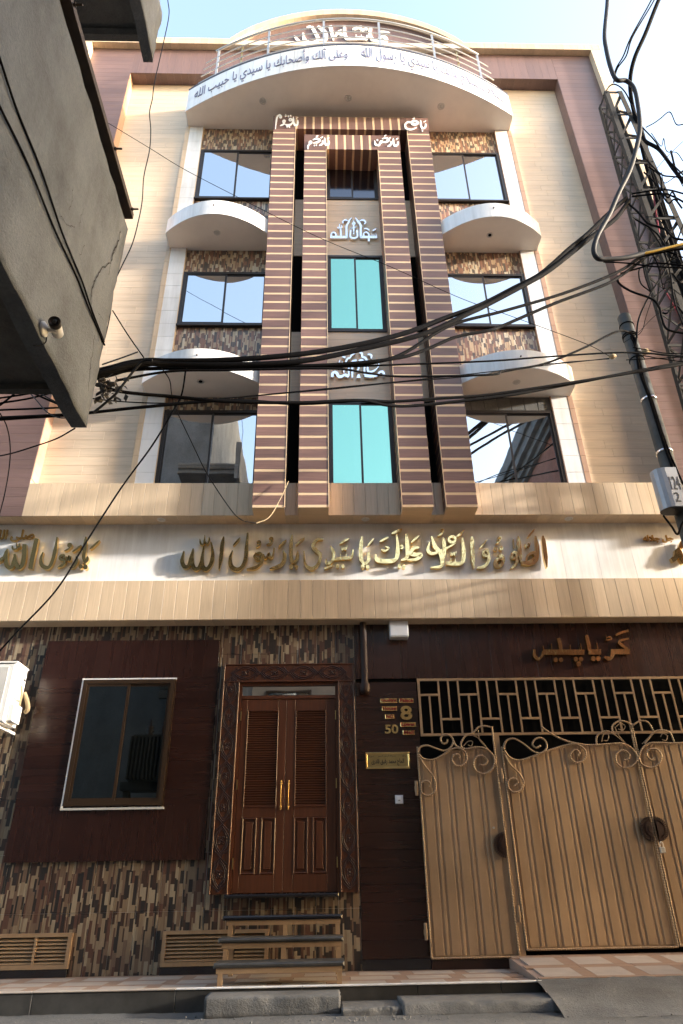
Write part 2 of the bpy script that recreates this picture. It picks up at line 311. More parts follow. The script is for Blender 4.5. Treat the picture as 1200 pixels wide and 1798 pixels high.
def rough_block(name, x0, x1, y0, y1, z0, z1, n, mat, lab, cat, j=0.018, slope=0.0):
    b = MB(); n = n * 2; h = z1 - z0
    prof = [(y0, z0), (y0 + slope * .3, z0 + h * .3), (y0 + slope * .6, z0 + h * .6), (y0 + slope * .9, z1 - .022), (y0 + slope + .006, z1 - .007), (y0 + slope + .022, z1), (y0 + .12 + slope, z1 + .002), ((y0 + y1) / 2 + .05, z1 + .003), (y1, z1), (y1, z0)]
    m = len(prof); ph = [random.uniform(0, 6.3) for _ in range(4)]
    for i in range(n + 1):
        x = x0 + (x1 - x0) * i / n; wv = .45 * math.sin(x * 5 + ph[0]) + .35 * math.sin(x * 13 + ph[1]) + .25 * math.sin(x * 31 + ph[2])
        ch = max(0, math.sin(x * 7.3 + ph[3]) - .75) * 3
        for k, (y, z) in enumerate(prof):
            e = (.3, .5, .7, 1.0, 1.2, .9, .2, .2, 0, 0)[k]
            b.v.append((x + (random.uniform(-j, j) * .5 if i in (0, n) else 0), y + e * j * (wv * .7 + random.uniform(-.25, .25)) + (ch * j if k in (3, 4, 5) else 0), z + (e * j * (wv * .4 + random.uniform(-.2, .2)) - (ch * j * .8 if k in (4, 5) else 0) if z > z0 else 0)))
    for i in range(n):
        for k in range(m): b.f.append([i*m+k, i*m+(k+1) % m, (i+1)*m+(k+1) % m, (i+1)*m+k]); b.sm.append(k not in (8, 9))
    b.f.append(list(range(m))[::-1]); b.f.append([n*m+k for k in range(m)]); b.sm += [False, False]
    return tag(b.build(name, mat), lab, cat)
rough_block('concrete_step', -1.02, 0.14, 7.12, 7.48, -0.19, -0.03, 26, M['concrete'], 'long plain cement step under the wooden door steps', 'step', 0.010)
rough_block('concrete_slab', 0.15, 0.66, 7.02, 7.47, -0.19, -0.115, 16, M['concrete'], 'low broken cement slab between the two higher cement steps', 'slab', 0.02)
rough_block('concrete_step', 0.66, 2.06, 7.0, 7.47, -0.19, -0.085, 26, M['concrete'], 'cement step with a chipped edge beside the gate ramp', 'step', 0.014, 0.03)
b = MB()
for i in range(260):
    x = random.uniform(-4.2, 4.5) if i % 2 else random.gauss(.5, .5); y = random.uniform(6.3, 7.2) if i % 2 else random.uniform(6.75, 7.02); r_ = random.uniform(.003, .012)
    vs = [(x + dx * r_ * random.uniform(.6, 1.2), y + dy * r_ * random.uniform(.6, 1.2), -.168 + dz * r_ * random.uniform(.5, 1)) for dx, dy, dz in ((1,0,0),(-1,0,0),(0,1,0),(0,-1,0),(0,0,1),(0,0,-1))]
    b.add(vs, [(0,2,4),(2,1,4),(1,3,4),(3,0,4),(2,0,5),(1,2,5),(3,1,5),(0,3,5)])
gv = tag(b.build('gravel', M['concrete']), 'loose grit scattered on the road along the cement steps', 'gravel'); gv['kind'] = 'stuff'
# tiled ramp up to the gate and its cement apron
RX0, RX1 = 1.98, 6.4
def rz(y): return 0.012 + (y - 7.53) / (8.64 - 7.53) * 0.10
fnr = lambda x0, x1, y0, y1, dz: [(x0, y0, rz(y0)+dz), (x1, y0, rz(y0)+dz), (x1, y1, rz(y1)+dz), (x0, y1, rz(y1)+dz)]
def slab(b, x0, x1, y0, y1, d0, d1):
    lo = fnr(x0, x1, y0, y1, d0); hi = fnr(x0, x1, y0, y1, d1)
    return b.add(lo + hi, [(0,3,2,1),(4,5,6,7),(0,1,5,4),(1,2,6,5),(2,3,7,6),(3,0,4,7)])
b = MB(); b.add([(RX0, 7.53, -0.19), (RX1, 7.53, -0.19), (RX1, 8.7, -0.19), (RX0, 8.7, -0.19)] + [(RX0, 7.53, rz(7.53)-.01), (RX1, 7.53, rz(7.53)-.01), (RX1, 8.7, rz(8.7)-.01), (RX0, 8.7, rz(8.7)-.01)],
      [(0,3,2,1),(4,5,6,7),(0,1,5,4),(1,2,6,5),(2,3,7,6),(3,0,4,7)])
ramp_o = struct(b.build('gate_ramp', M['grout_d']))
for j, (y0, y1) in enumerate(((7.60, 7.98), (8.12, 8.5))):
    for k in range(9):
        x = RX0 + 0.08 + k * 0.5
        slab(MB(), x, x + 0.36, y0, y1, -0.008, 0.002).build('tile', M['path'], ramp_o)
        slab(MB(), x + 0.362, x + 0.498, y0, y1, -0.008, 0.0012).build('border_tile', M['path_b'], ramp_o)
for (y0, y1) in ((7.535, 7.597), (7.983, 8.117), (8.503, 8.64)):
    for k in range(8): slab(MB(), RX0 + 0.01 + k * 0.55, RX0 + 0.555 + k * 0.55, y0, y1, -0.008, 0.0012).build('border_tile', M['path_b'], ramp_o)
b = MB(); nx, ny = 60, 8
for j in range(ny + 1):
    for i in range(nx + 1):
        t = j / ny; x = 1.95 + 4.4 * i / nx; y = 6.75 + (7.53 - 6.75) * t
        z = -0.18 + 0.192 * (t ** 0.75) + random.uniform(-0.006, 0.006)
        b.v.append((x, y, z))
for j in range(ny):
    for i in range(nx):
        a = j*(nx+1)+i; b.f.append([a, a+1, a+nx+2, a+nx+1]); b.sm.append(True)
struct(b.build('cement_apron', M['concrete']))

# ================================================================== the house
house = thing('apartment_house', 'tall house clad in beige and brown plank tiles with striped pilasters and curved balconies', 'house', (0.55, 8.72, 0))
MB().box(-5.36, 6.36, 8.76, 15, -0.1, 17.4).build('body', M['body'], house)
# ---- ground floor wall: mosaic tile left, dark wood right
wallL = MB().box(-6.5, 0.41, 8.712, 8.755, 0, 4.6).build('mosaic_wall', M['white_grout'], house)
def blocked(x0, x1, z0, z1, rects): return any(x0 >= r[0]-.01 and x1 <= r[1]+.01 and z0 >= r[2]-.01 and z1 <= r[3]+.01 for r in rects)
hidden = [(-3.60, -1.36, 1.1, 3.66), (-1.27, 0.39, 0.74, 3.32), (-3.6, -2.72, 0, .39), (-1.73, -.62, 0, .39)]
TW, TH = 0.248, 0.58
i = 0; x = 0.408
while x > -5.2:
    z = 0.0
    while z < 4.0:
        z1 = min(z + TH, 4.3)
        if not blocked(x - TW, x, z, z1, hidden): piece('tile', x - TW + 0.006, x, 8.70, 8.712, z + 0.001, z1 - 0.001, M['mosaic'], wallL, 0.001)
        z += TH
    x -= TW
wallR = MB().box(0.412, 6.4, 8.712, 8.755, 0, 4.6).build('dark_wood_wall', M['black'], house)
for r in range(22):
    z0 = 0.10 + r * 0.176
    z1 = z0 + 0.174
    if z0 > 3.1:
        cuts = [0.412 + 0.6 * k for k in range(10)] if z0 < 3.3 else []
        for a in cuts: piece('plank', a + 0.001, min(a + 0.599, 6.4), 8.695, 8.712, 3.14, 4.3, M['dkwood_v'], wallR, 0.001)
        if z0 > 3.12: continue
    if z1 <= 3.14: piece('plank', 0.413, 1.195, 8.695, 8.712, z0, z1, M['dkwood'], wallR, 0.001)
MB().box(0.413, 1.3, 8.675, 8.71, 0.0, 0.098).build('skirting', M['granite'], wallR)
# ---- window with dark wood surround
pan = MB().box(-3.60, -1.36, 8.672, 8.699, 1.085, 3.665).build('window_surround', M['black'], house)
zz = [1.66 + 0.1672 * k for k in range(10)]
for a, c in zip(zz, zz[1:]):
    piece('plank', -3.60, -3.062, 8.656, 8.672, a, c - 0.0008, M['dkwood'], pan, 0.0004); piece('plank', -1.873, -1.36, 8.656, 8.672, a, c - 0.0008, M['dkwood'], pan, 0.0004)
for z0, z1 in ((1.085, 1.659), (3.166, 3.665)): piece('slab', -3.60, -1.36, 8.656, 8.672, z0, z1, M['dkwood_v'], pan, 0.0004)
def window(x0, x1, z0, z1, y, glass, fm, fw=0.045, dep=0.05, mid=True, nm='window'):
    b = MB(); b.box(x0, x0+fw, y-dep, y, z0, z1).box(x1-fw, x1, y-dep, y, z0, z1).box(x0+fw, x1-fw, y-dep, y, z0, z0+fw).box(x0+fw, x1-fw, y-dep, y, z1-fw, z1)
    wd = b.build(nm, fm, house); xm = (x0+x1)/2; s = 0.032
    for k, (a, c) in enumerate(((x0+fw, xm+s/2), (xm-s/2, x1-fw)) if mid else ((x0+fw, x1-fw),)):
        yy = y - dep + 0.010 + 0.016 * k
        a += 0.001; c -= 0.001; zb, zt = z0+fw+0.001, z1-fw-0.001
        q = MB(); q.box(a, a+s, yy, yy+0.013, zb, zt).box(c-s, c, yy, yy+0.013, zb, zt).box(a+s, c-s, yy, yy+0.013, zb, zb+s).box(a+s, c-s, yy, yy+0.013, zt-s, zt)
        q.build('sash', fm, wd); MB().box(a+s, c-s, yy+0.004, yy+0.008, zb+s, zt-s).build('pane', glass, wd)
    return wd
gw = window(-3.04, -1.89, 1.66, 3.14, 8.671, M['dglass'], M['bframe'], 0.05, 0.045)
MB().box(-3.06, -3.042, 8.630, 8.695, 1.64, 3.16).build('trim', M['paintw'], gw); MB().box(-3.042, -1.875, 8.635, 8.695, 3.142, 3.16).build('trim', M['paintw'], gw)
MB().box(-3.06, -1.865, 8.620, 8.70, 1.615, 1.638).build('sill', M['acgrey'], gw); MB().box(-1.888, -1.875, 8.64, 8.695, 1.64, 3.14).build('trim', M['bframe'], gw)
# ---- carved door surround
sur = MB().box(-1.275, -1.065, 8.63, 8.70, 0.735, 3.325).box(0.185, 0.395, 8.63, 8.70, 0.735, 3.325).box(-1.065, 0.185, 8.63, 8.70, 3.09, 3.325).build('door_surround', M['door'], house)
for (a, c, z0, z1) in ((-1.275, -1.26, .735, 3.325), (-1.08, -1.065, .735, 3.09), (.185, .2, .735, 3.09), (.38, .395, .735, 3.325)):
    MB().cbox(a, c, 8.617, 8.6295, z0, z1, .004).build('moulding', M['door'], sur)
for (z0, z1) in ((3.31, 3.325), (3.09, 3.105)): MB().cbox(-1.26, .38, 8.617, 8.6295, z0, z1, .004).build('moulding', M['door'], sur)
def motif(L, W):                                   # almond of two bands, a flower, half diamonds at both ends
    b = MB(); n = 14
    for k in (1.0, 0.74):
        for s in (-1, 1):
            b.tube([(s * W * 0.5 * k * math.sin(math.pi * i / n), 0, (i / n - 0.5) * L * (0.86 if k == 1 else 0.72)) for i in range(n + 1)], 0.0062 if k == 1 else 0.005, 5)
    for s in (-1, 1):
        for q in (-1, 1): b.tube([(q * W * 0.46, 0, s * L * 0.30), (q * W * 0.2, 0, s * L * 0.40), (0, 0, s * L * 0.5)], 0.0055, 5)
        for q in (-1, 1):
            c = (q * W * 0.115, s * L * 0.07)
            b.tube([(c[0] + W*0.085*math.cos(a)*(1-i*0.03), 0, c[1] + W*0.1*math.sin(a)) for i, a in enumerate([0.6*j for j in range(10)])], 0.0045, 4)
    b.lathe((0, -0.008, 0), (0, 1, 0), [(0, 0.005), (0.004, 0.012), (0.01, 0.012)], 8)
    return b
mesh_v = mesh_h = None
for cx in (-1.17, 0.29):
    for k in range(7):
        z = 0.93 + k * 0.345
        if mesh_v is None: o = motif(0.345, 0.165).build('carved_motif', M['carve'], sur, (0, 0, 0)); mesh_v = o.data
        else: o = bpy.data.objects.new('carved_motif', mesh_v); COL.objects.link(o)
        setp(o, (cx, 8.626, z), sur)
for k in range(4):
    if mesh_h is None:
        o = motif(0.37, 0.165).build('carved_motif', M['carve'], sur, (0, 0, 0)); mesh_h = o.data
        for v in mesh_h.vertices: v.co = Vector((v.co.z, v.co.y, v.co.x))
        mesh_h.flip_normals()
    else: o = bpy.data.objects.new('carved_motif', mesh_h); COL.objects.link(o)
    setp(o, (-0.995 + k * 0.37, 8.626, 3.207), sur)
# ---- double door with louvres
dr = MB().box(-1.064, -1.03, 8.655, 8.70, 0.735, 3.089).box(0.15, 0.184, 8.655, 8.70, 0.735, 3.089).box(-1.03, 0.15, 8.655, 8.70, 3.05, 3.089).box(-1.03, 0.15, 8.655, 8.70, 2.885, 2.925).build('front_door', M['door'], house)
MB().box(-1.03, 0.15, 8.685, 8.69, 2.926, 3.049).build('transom_pane', M['glass'], dr)
MB().box(-1.03, 0.15, 8.70, 8.705, 0.735, 2.885).build('backing', M['black'], dr)
slatm = None
for k, (a, c, l0, l1) in enumerate(((-1.028, -0.4625, -0.95, -0.56), (-0.4595, 0.148, -0.35, 0.035))):
    y0, y1 = 8.664, 8.698
    q = MB().cbox(a, l0, y0, y1, 0.74, 2.88).cbox(l1, c, y0, y1, 0.74, 2.88).cbox(l0, l1, y0, y1, 2.74, 2.88).cbox(l0, l1, y0, y1, 1.51, 1.62).cbox(l0, l1, y0, y1, 0.74, 0.925)
    q.build('door_leaf', M['door'], dr)
    xm = (l0 + l1) / 2; MB().cbox(xm - 0.025, xm + 0.025, y0, y1, 0.925, 1.51).build('mullion', M['door'], dr)
    for (u0, u1) in ((l0, xm - 0.025), (xm + 0.025, l1)):
        MB().cbox(u0, u1, y0 + 0.012, y1, 0.926, 1.509, 0.001).build('panel_bed', M['door'], dr)
        p = MB(); e = 0.016
        for (i0, i1, j0, j1) in ((u0, u0+e, .926, 1.509), (u1-e, u1, .926, 1.509), (u0+e, u1-e, .926, .926+e), (u0+e, u1-e, 1.509-e, 1.509)): p.cbox(i0, i1, y0 - 0.008, y0 + 0.012, j0, j1, 0.006)
        p.build('panel_moulding', M['door'], dr)
        MB().cbox(u0 + .035, u1 - .035, y0 + 0.0, y0 + 0.012, .965, 1.47, 0.011).build('raised_panel', M['door'], dr)
    p = MB(); e = 0.012
    for (i0, i1, j0, j1) in ((l0, l0+e, 1.62, 2.74), (l1-e, l1, 1.62, 2.74), (l0+e, l1-e, 1.62, 1.62+e), (l0+e, l1-e, 2.74-e, 2.74)): p.cbox(i0, i1, y0 - 0.008, y0 + 0.012, j0, j1, 0.004)
    p.build('louvre_frame', M['door'], dr)
    wl = l1 - l0 - 2 * e
    for r in range(40):
        z = 1.634 + r * 0.0274
        me = MB().add([(-wl/2, -.008, .0), (wl/2, -.008, .0), (wl/2, -.008, .007), (-wl/2, -.008, .007), (-wl/2, .014, .016), (wl/2, .014, .016), (wl/2, .014, .023), (-wl/2, .014, .023)],
                      [(0,1,2,3),(5,4,7,6),(3,2,6,7),(1,0,4,5),(0,3,7,4),(2,1,5,6)])
        if slatm is None or r == 0: o = me.build('louvre_slat', M['door_h'], dr, (0, 0, 0)); slatm = o.data
        else: o = bpy.data.objects.new('louvre_slat', slatm); COL.objects.link(o)
        setp(o, ((l0 + l1) / 2, y0 + 0.008, z), dr)
for s, x in ((-1, -0.505), (1, -0.415)):
    MB().tube(smooth([(x, 8.664, 1.62), (x, 8.63, 1.63), (x, 8.622, 1.70), (x, 8.618, 1.75), (x, 8.622, 1.80), (x, 8.63, 1.87), (x, 8.664, 1.88)], 5), 0.005, 8).lathe((x, 8.645, 1.635), (0, 0, -1), [(0, .009), (.01, .013), (.03, .006), (.04, .01), (.05, .002)], 10).lathe((x, 8.645, 1.865), (0, 0, 1), [(0, .009), (.01, .013), (.03, .006), (.04, .01), (.05, .002)], 10).build('handle', M['goldside'], dr)
for z in (0.98, 1.82, 2.62):
    for x in (-1.036, 0.146): MB().box(x, x + 0.012, 8.648, 8.6635, z, z + 0.11).build('hinge', M['brass'], dr)
MB().cbox(-1.09, 0.165, 8.50, 8.70, 0.695, 0.733, 0.012).build('door_sill', M['granite'], house)
# ---- vents low in the wall
def vent(x0, x1, z0, z1, bar):
    v = MB().box(x0, x0+.04, 8.655, 8.7, z0, z1).box(x1-.04, x1, 8.655, 8.7, z0, z1).box(x0+.04, x1-.04, 8.655, 8.7, z0, z0+.04).box(x0+.04, x1-.04, 8.655, 8.7, z1-.035, z1).build('wall_vent', M['gate'], house)
    MB().box(x0+.04, x1-.04, 8.699, 8.7115, z0+.04, z1-.035).build('backing', M['black'], v)
    for xb in bar: MB().box(xb, xb+.025, 8.653, 8.69, z0+.041, z1-.036).build('bar', M['gate'], v)
    n = 7
    for k in range(n):
        z = z0 + .045 + k * (z1 - z0 - .085) / n
        MB().add([(x0+.041, 8.660, z), (x1-.041, 8.660, z), (x1-.041, 8.660, z+.008), (x0+.041, 8.660, z+.008), (x0+.041, 8.694, z+.022), (x1-.041, 8.694, z+.022), (x1-.041, 8.694, z+.03), (x0+.041, 8.694, z+.03)],
                 [(0,1,2,3),(5,4,7,6),(3,2,6,7),(1,0,4,5),(0,3,7,4),(2,1,5,6)]).build('slat', M['gate'], v)
    MB().cbox(x0, x1 + 0.0, 8.66, 8.70, -0.008, z0 - 0.003, 0.003).build('base_stone', M['granite'], v)
vent(-4.3, -2.71, 0.075, 0.40, (-3.52, -3.1 - .0)); vent(-1.74, -0.60, 0.075, 0.40, (-1.03,))
# ---- lower band, sign panel, upper band
lb = MB().box(-6.5, 6.6, YLB + 0.012, 8.70, 3.885, 4.43).build('lower_band', M['grout'], house)
bw = 0.1655
for k in range(72):
    x = -5.6 + k * bw; piece('plank', x, x + bw - 0.003, YLB, YLB + 0.012, 3.88 + 0.0, 4.44, M['beige'], lb, 0.003)
    piece('soffit_plank', x, x + bw - 0.003, YLB + 0.013, 8.6985, 3.873, 3.885, M['beige'], lb, 0.002)
sg = MB().box(-6.5, 6.6, YS + 0.012, 8.72, 4.4305, 5.40).build('sign_panel', M['white_grout'], house)
for k in range(24): x = -5.6 + k * 0.5; piece('panel', x, x + 0.4985, YS, YS + 0.012, 4.40, 5.40, M['sign'], sg, 0.001)
ub = MB().box(-5.36, 6.36, YUB + 0.012, 8.72, 5.383, 5.895).build('upper_band', M['grout'], house)
k = 0; x = -4.19
while x < 5.24:
    x1 = min(x + bw, 5.25); piece('plank', x, x1 - 0.003, YUB, YUB + 0.012, 5.37, 5.905, M['beige'], ub, 0.003); x = x1
x = -5.36
while x < 6.35:
    x1 = min(x + bw, 6.36); piece('soffit_plank', x, x1 - 0.003, YUB + 0.0125, 8.6195, 5.371, 5.383, M['beige'], ub, 0.002); x = x1
def downlight(x, y, z, r=0.055, par=None, dark=False):
    d = MB().lathe((x, y, z), (0, 0, -1), [(-.01, r), (.004, r), (.009, r*.9), (.009, r*.72), (.002, r*.66), (.002, .001)], 20).build('downlight', M['fixture'], par)
    MB().lathe((x, y, z - 0.0045), (0, 0, -1), [(-.002, r*.5), (.002, r*.5), (.005, r*.25), (.006, .001)], 14).build('bulb', M['black'] if dark else M['acgrey'], d)
for px in (283, 642, 1000): q = P(px, 915, 8.47); downlight(q.x, 8.475, 5.371, 0.06, house)
# ---- upper storeys: wall, panels, jambs
MB().box(-4.2, 5.26, YW + 0.014, 8.76, 5.9, 16.6).build('upper_wall', M['grout'], house)
for nm, xa, xb in (('side_panel', -4.19, -2.85), ('side_panel', 4.02, 5.25)):
    pn = MB().box(xa, xb, YW + 0.008, YW + 0.013, 5.9, 16.44).build(nm, M['grout'], house); r = 0; z = 5.9
    while z < 16.43:
        z1 = min(z + 0.156, 16.44); cut = xa + (xb - xa) * ((0.30, 0.62, 0.45, 0.72, 0.38)[r % 5])
        for a, c in ((xa, cut), (cut, xb)): piece('plank', a + .001, c - .001, YW, YW + 0.008, z, z1 - .002, M['beige_h'], pn, 0.001)
        z = z1; r += 1
for xa, xb, ta, tb in ((-2.765, -2.49, -2.85, -2.766), (3.67, 3.935, 3.936, 4.02)):
    jb = MB().box(xa, xb, YJ + 0.012, YW + 0.014, 5.9, 14.81).build('white_jamb', M['white_grout'], house); z = 5.905
    tr = MB().box(ta, tb, YJ + 0.011, YW + 0.014, 5.9, 14.81).build('edge_trim', M['grout'], house)
    while z < 14.8:
        z1 = min(z + 0.30, 14.81)
        piece('tile', xa, xb, YJ, YJ + 0.012, z, z1 - .003, M['white'], jb, 0.002); piece('tile', ta, tb, YJ - 0.004, YJ + 0.011, z, z1 - .003, M['beige'] if ta < 0 else M['tan_edge_and_sunlit'], tr, 0.002); z = z1
    s = xb if xa < 0 else xa
    MB().box(s if xa < 0 else s - .012, s + .012 if xa < 0 else s, YJ + 0.002, YW + 0.01, 5.9, 14.81).build('jamb_return', M['cream'] if xa < 0 else M['tan_edge_and_sunlit'], jb)
# windows and mosaic between them
WX = ((-2.475, -0.96), (2.15, 3.655))
for (xa, xb) in WX:
    for (z0, z1) in ((5.86, 7.37), (9.18, 10.47), (12.5, 14.05)): 
        wd = window(xa, xb, z0, z1, YW + 0.010, M['glass'], M['frame'], 0.05, 0.06)
        MB().box(xa - .004, xb + .004, YW - .085, YW - .0505, z0 - .03, z0 + .002).build('sill', M['frame'], wd)
    for j, (z0, z1) in enumerate(((7.37, 7.65), (8.01, 9.15), (10.47, 11.07), (11.43, 12.47), (14.05, 14.81))):
        if j == 0 and xa > 0:
            cp = MB().box(xa, xb + .01, YW - .02, YW + .012, z0, z1).build('bare_lintel', M['concrete'], house); n = 7
            for q in range(n): piece('block', xa + q * (xb - xa) / n + .006, xa + (q + 1) * (xb - xa) / n - .006, YW - .034, YW - .02, z0 + .012, z1 - .004, M['concrete'], cp, 0.004)
            continue
        mp = MB().box(xa, xb, YW - .004, YW + .012, z0, z1).build('mosaic_panel', M['white_grout'], house)
        n = max(1, round((xb - xa) / 0.25)); hh = (z1 - z0) / max(1, round((z1 - z0) / 0.5)); z = z0
        while z < z1 - .01:
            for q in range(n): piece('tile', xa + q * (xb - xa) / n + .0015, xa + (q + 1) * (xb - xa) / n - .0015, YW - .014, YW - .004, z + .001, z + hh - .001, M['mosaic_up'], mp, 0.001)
            z += hh
# ---- centre bay
for (z0, z1) in ((5.905, 7.57), (9.05, 10.93), (12.52, 13.6)): window(0.075, 1.115, z0, z1, YW + 0.010, M['teal'] if z0 < 12 else M['blk_glass'], M['frame'], 0.05, 0.06)
for (z0, z1) in ((7.57, 9.05), (10.93, 12.52)):
    sp = MB().box(0.07, 1.12, YW - .02, YW + .012, z0, z1).build('spandrel', M['grout'], house); n = round((z1 - z0) / .156); h = (z1 - z0) / n
    for r in range(n):
        cut = 0.07 + 1.05 * ((.3, .8, .55)[r % 3])
        for a, c in ((0.07, cut), (cut, 1.12)): piece('plank', a + .0008, c - .0008, YW - .028, YW - .02, z0 + r * h, z0 + (r + 1) * h - .0015, M['beige_h'], sp, 0.001)
for (xa, xb) in ((-0.53, -0.35), (1.53, 1.72)):
    for (z0, z1) in ((5.905, 7.57), (9.05, 10.93), (12.52, 14.2)): MB().box(xa, xb, YW - .01, YW + .01, z0, z1).build('slot_window', M['black'], house)
    for (z0, z1) in ((7.57, 9.05), (10.93, 12.52)):
        sp = MB().box(xa, xb, YW - .02, YW + .01, z0, z1).build('slot_spandrel', M['grout'], house); n = 5
        for r in range(n): piece('tile', xa, xb, YW - .03, YW - .02, z0 + r * (z1 - z0) / n, z0 + (r + 1) * (z1 - z0) / n - .003, M['beige_h'], sp, 0.001)
# ---- striped pilasters and the beams that join them
PIT, CRM = 0.195, 0.042
def pilaster(x0, x1, top, nm='pilaster'):
    pl = MB().box(x0 + .015, x1 - .015, YP + 0.02, YW + .012, 5.38, top).build(nm, M['grout_d'], house); z = 5.37
    while z < top - .02:
        piece('cream_strip', x0 + .002, x1 - .002, YP + .001, YW, z, min(z + CRM, top), M['cream'], pl, 0.001)
        if z + CRM < top - .01: jx = random.choice((-.002, 0, .0015)); jy = random.choice((0, .0015, -.001)); piece('brown_tile', x0 + jx, x1 + jx, YP + jy, YW + jy, z + CRM, min(z + PIT, top) - .001, M['pil'], pl, 0.0015)
        z += PIT
    s = x1 if x0 < .5 else x0
    MB().box(s - .004 if x0 < .5 else s - .006, s + .006 if x0 < .5 else s + .004, YP - .004, YP + .012, 5.37, top).build('edge_strip', M['cream'], pl)
    return pl
pilaster(-0.975, -0.53, 14.11); pilaster(1.715, 2.155, 14.11); pilaster(-0.345, 0.08, 13.45); pilaster(1.10, 1.535, 13.45)
def beam(x0, x1, z0, z1, nm):
    bm = MB().box(x0 + .01, x1 - .01, YP + .02, YW + .012, z0 + .012, z1 - .01).build(nm, M['grout_d'], house)
    e = 0.47
    piece('end_tile', x0, x0 + e - .02, YP - .001, YW, z0, z1, M['pil'], bm, 0.0015); piece('end_tile', x1 - e + .02, x1, YP - .001, YW, z0, z1, M['pil'], bm, 0.0015)
    n = max(3, round((x1 - x0 - 2 * e) / 0.165)); p = (x1 - x0 - 2 * e + .04) / n
    for q in range(n):
        xs = x0 + e - .02 + q * p
        piece('cream_strip', xs, xs + CRM, YP + .001, YW, z0, z1, M['cream'], bm, 0.001); piece('brown_tile', xs + CRM, xs + p, YP, YW, z0 + .001, z1, M['pil_v'], bm, 0.0015)
beam(-0.985, 2.165, 14.11, 14.53, 'outer_beam'); beam(-0.35, 1.545, 13.45, 13.92, 'inner_beam')
# ---- curved balconies
def arc(x0, x1, ye, yf, t):
    u = 2 * t - 1; return (x0 + (x1 - x0) * t, ye - (ye - yf) * (1 - u * u))
def balcony(x0, x1, zb, th, ye, yf, nt, nm, hole):
    n = 40; pts = [arc(x0, x1, ye, yf, i / n) for i in range(n + 1)]
    poly = [(x0, YW + .01)] + pts + [(x1, YW + .01)]
    bal = MB().prism(poly, lambda u, v, w_: (u, v, w_), zb + .004, zb + th - .01).build(nm, M['soffit'], house)
    def fas(t0, t1, z0, z1, off, mat, nm2):
        b = MB(); m = 3; vs = []
        for i in range(m + 1):
            t = t0 + (t1 - t0) * i / m; a = Vector(arc(x0, x1, ye, yf, t)); a2 = Vector(arc(x0, x1, ye, yf, t + .001)); d = (a2 - a).normalized(); nn = Vector((d.y, -d.x))
            o = a + nn * off
            vs += [(a.x, a.y, z0), (o.x, o.y, z0), (o.x, o.y, z1), (a.x, a.y, z1)]
        fs = []
        for i in range(m):
            for k in range(4): fs.append((i*4+k, i*4+(k+1) % 4, (i+1)*4+(k+1) % 4, (i+1)*4+k))
        fs += [(0, 3, 2, 1), (m*4, m*4+1, m*4+2, m*4+3)]
        b.add(vs, fs); return b.build(nm2, mat, bal)
    for k in range(nt): fas(k / nt + .0004, (k + 1) / nt - .0004, zb, zb + th, .014, M['white'], 'fascia_tile')
    for xs, sg in ((x0, -1), (x1, 1)): MB().box(min(xs, xs + sg * .014), max(xs, xs + sg * .014), ye, YW - .03, zb, zb + th).build('end_tile', M['white'], bal)
    return bal, fas
for (xa, xb) in ((-2.79, -0.977), (2.157, 3.97)):
    for j, (zb, ye, yf) in enumerate(((7.65, 8.26, 7.87), (11.07, 8.22, 7.82))):
        bal, _ = balcony(xa, xb, zb, 0.36, ye, yf, 11, 'balcony', j == 0)
        downlight((xa + xb) / 2 + (.0 if xa < 0 else -.03), 8.2, zb + .004, 0.06, house, (j == 0) == (xa < 0))
        # drain spout stub on the face
        MB().cyl(((xa + xb) / 2 - .02, yf - .012, zb + .22), (0, -1, 0), .012, .02, 8).build('drain_stub', M['rust'], bal)
TX0, TX1, TYE, TYF, TZ, TH2 = -2.80, 3.97, 8.23, 7.30, 14.81, 0.74
top, tfas = balcony(TX0, TX1, TZ, TH2, TYE, TYF, 24, 'top_balcony', False)
for k in range(12): tfas(k / 12, (k + 1) / 12, TZ + TH2 + .001, TZ + TH2 + .045, .022, M['rim'], 'rim_stone')
for px, py in ((462, 178), (612, 172), (775, 187)): d = ray(px, py); s = (TZ - EYE) / d.z; downlight(d.x * s, d.y * s, TZ + .004, 0.075, house)
rl = MB(); 
def rpt(t, z, ins=.06):
    a = arc(TX0, TX1, TYE + .06, TYF + ins, t); return (a[0], a[1], z)
RT0, RT1 = 0.05, 0.945
rail = MB().tube([rpt(RT0 + .025 + (RT1 - RT0 - .05) * i / 40, 16.72) for i in range(41)], .028, 8).build('railing', M['steel'], house)
for k, z in enumerate((15.78, 16.0, 16.22, 16.44)): MB().tube([rpt(RT0 - .012 * (4 - k) / 2 + (RT1 - RT0 + .012 * (4 - k)) * i / 40, z) for i in range(41)], .012, 6).build('rail_bar', M['steel'], rail)
for t in (0.085, 0.25, 0.42, 0.59, 0.76, 0.915): a = rpt(t, 15.5, .062); MB().box(a[0]-.022, a[0]+.022, a[1]-.008, a[1]+.03, 15.54, 16.70).build('post', M['steel'], rail)
for t in (0.165, 0.84): a = rpt(t, 15.5, .09); MB().box(a[0]-.015, a[0]+.015, a[1], a[1]+.03, 15.54, 16.5).build('post', M['brass'], rail)
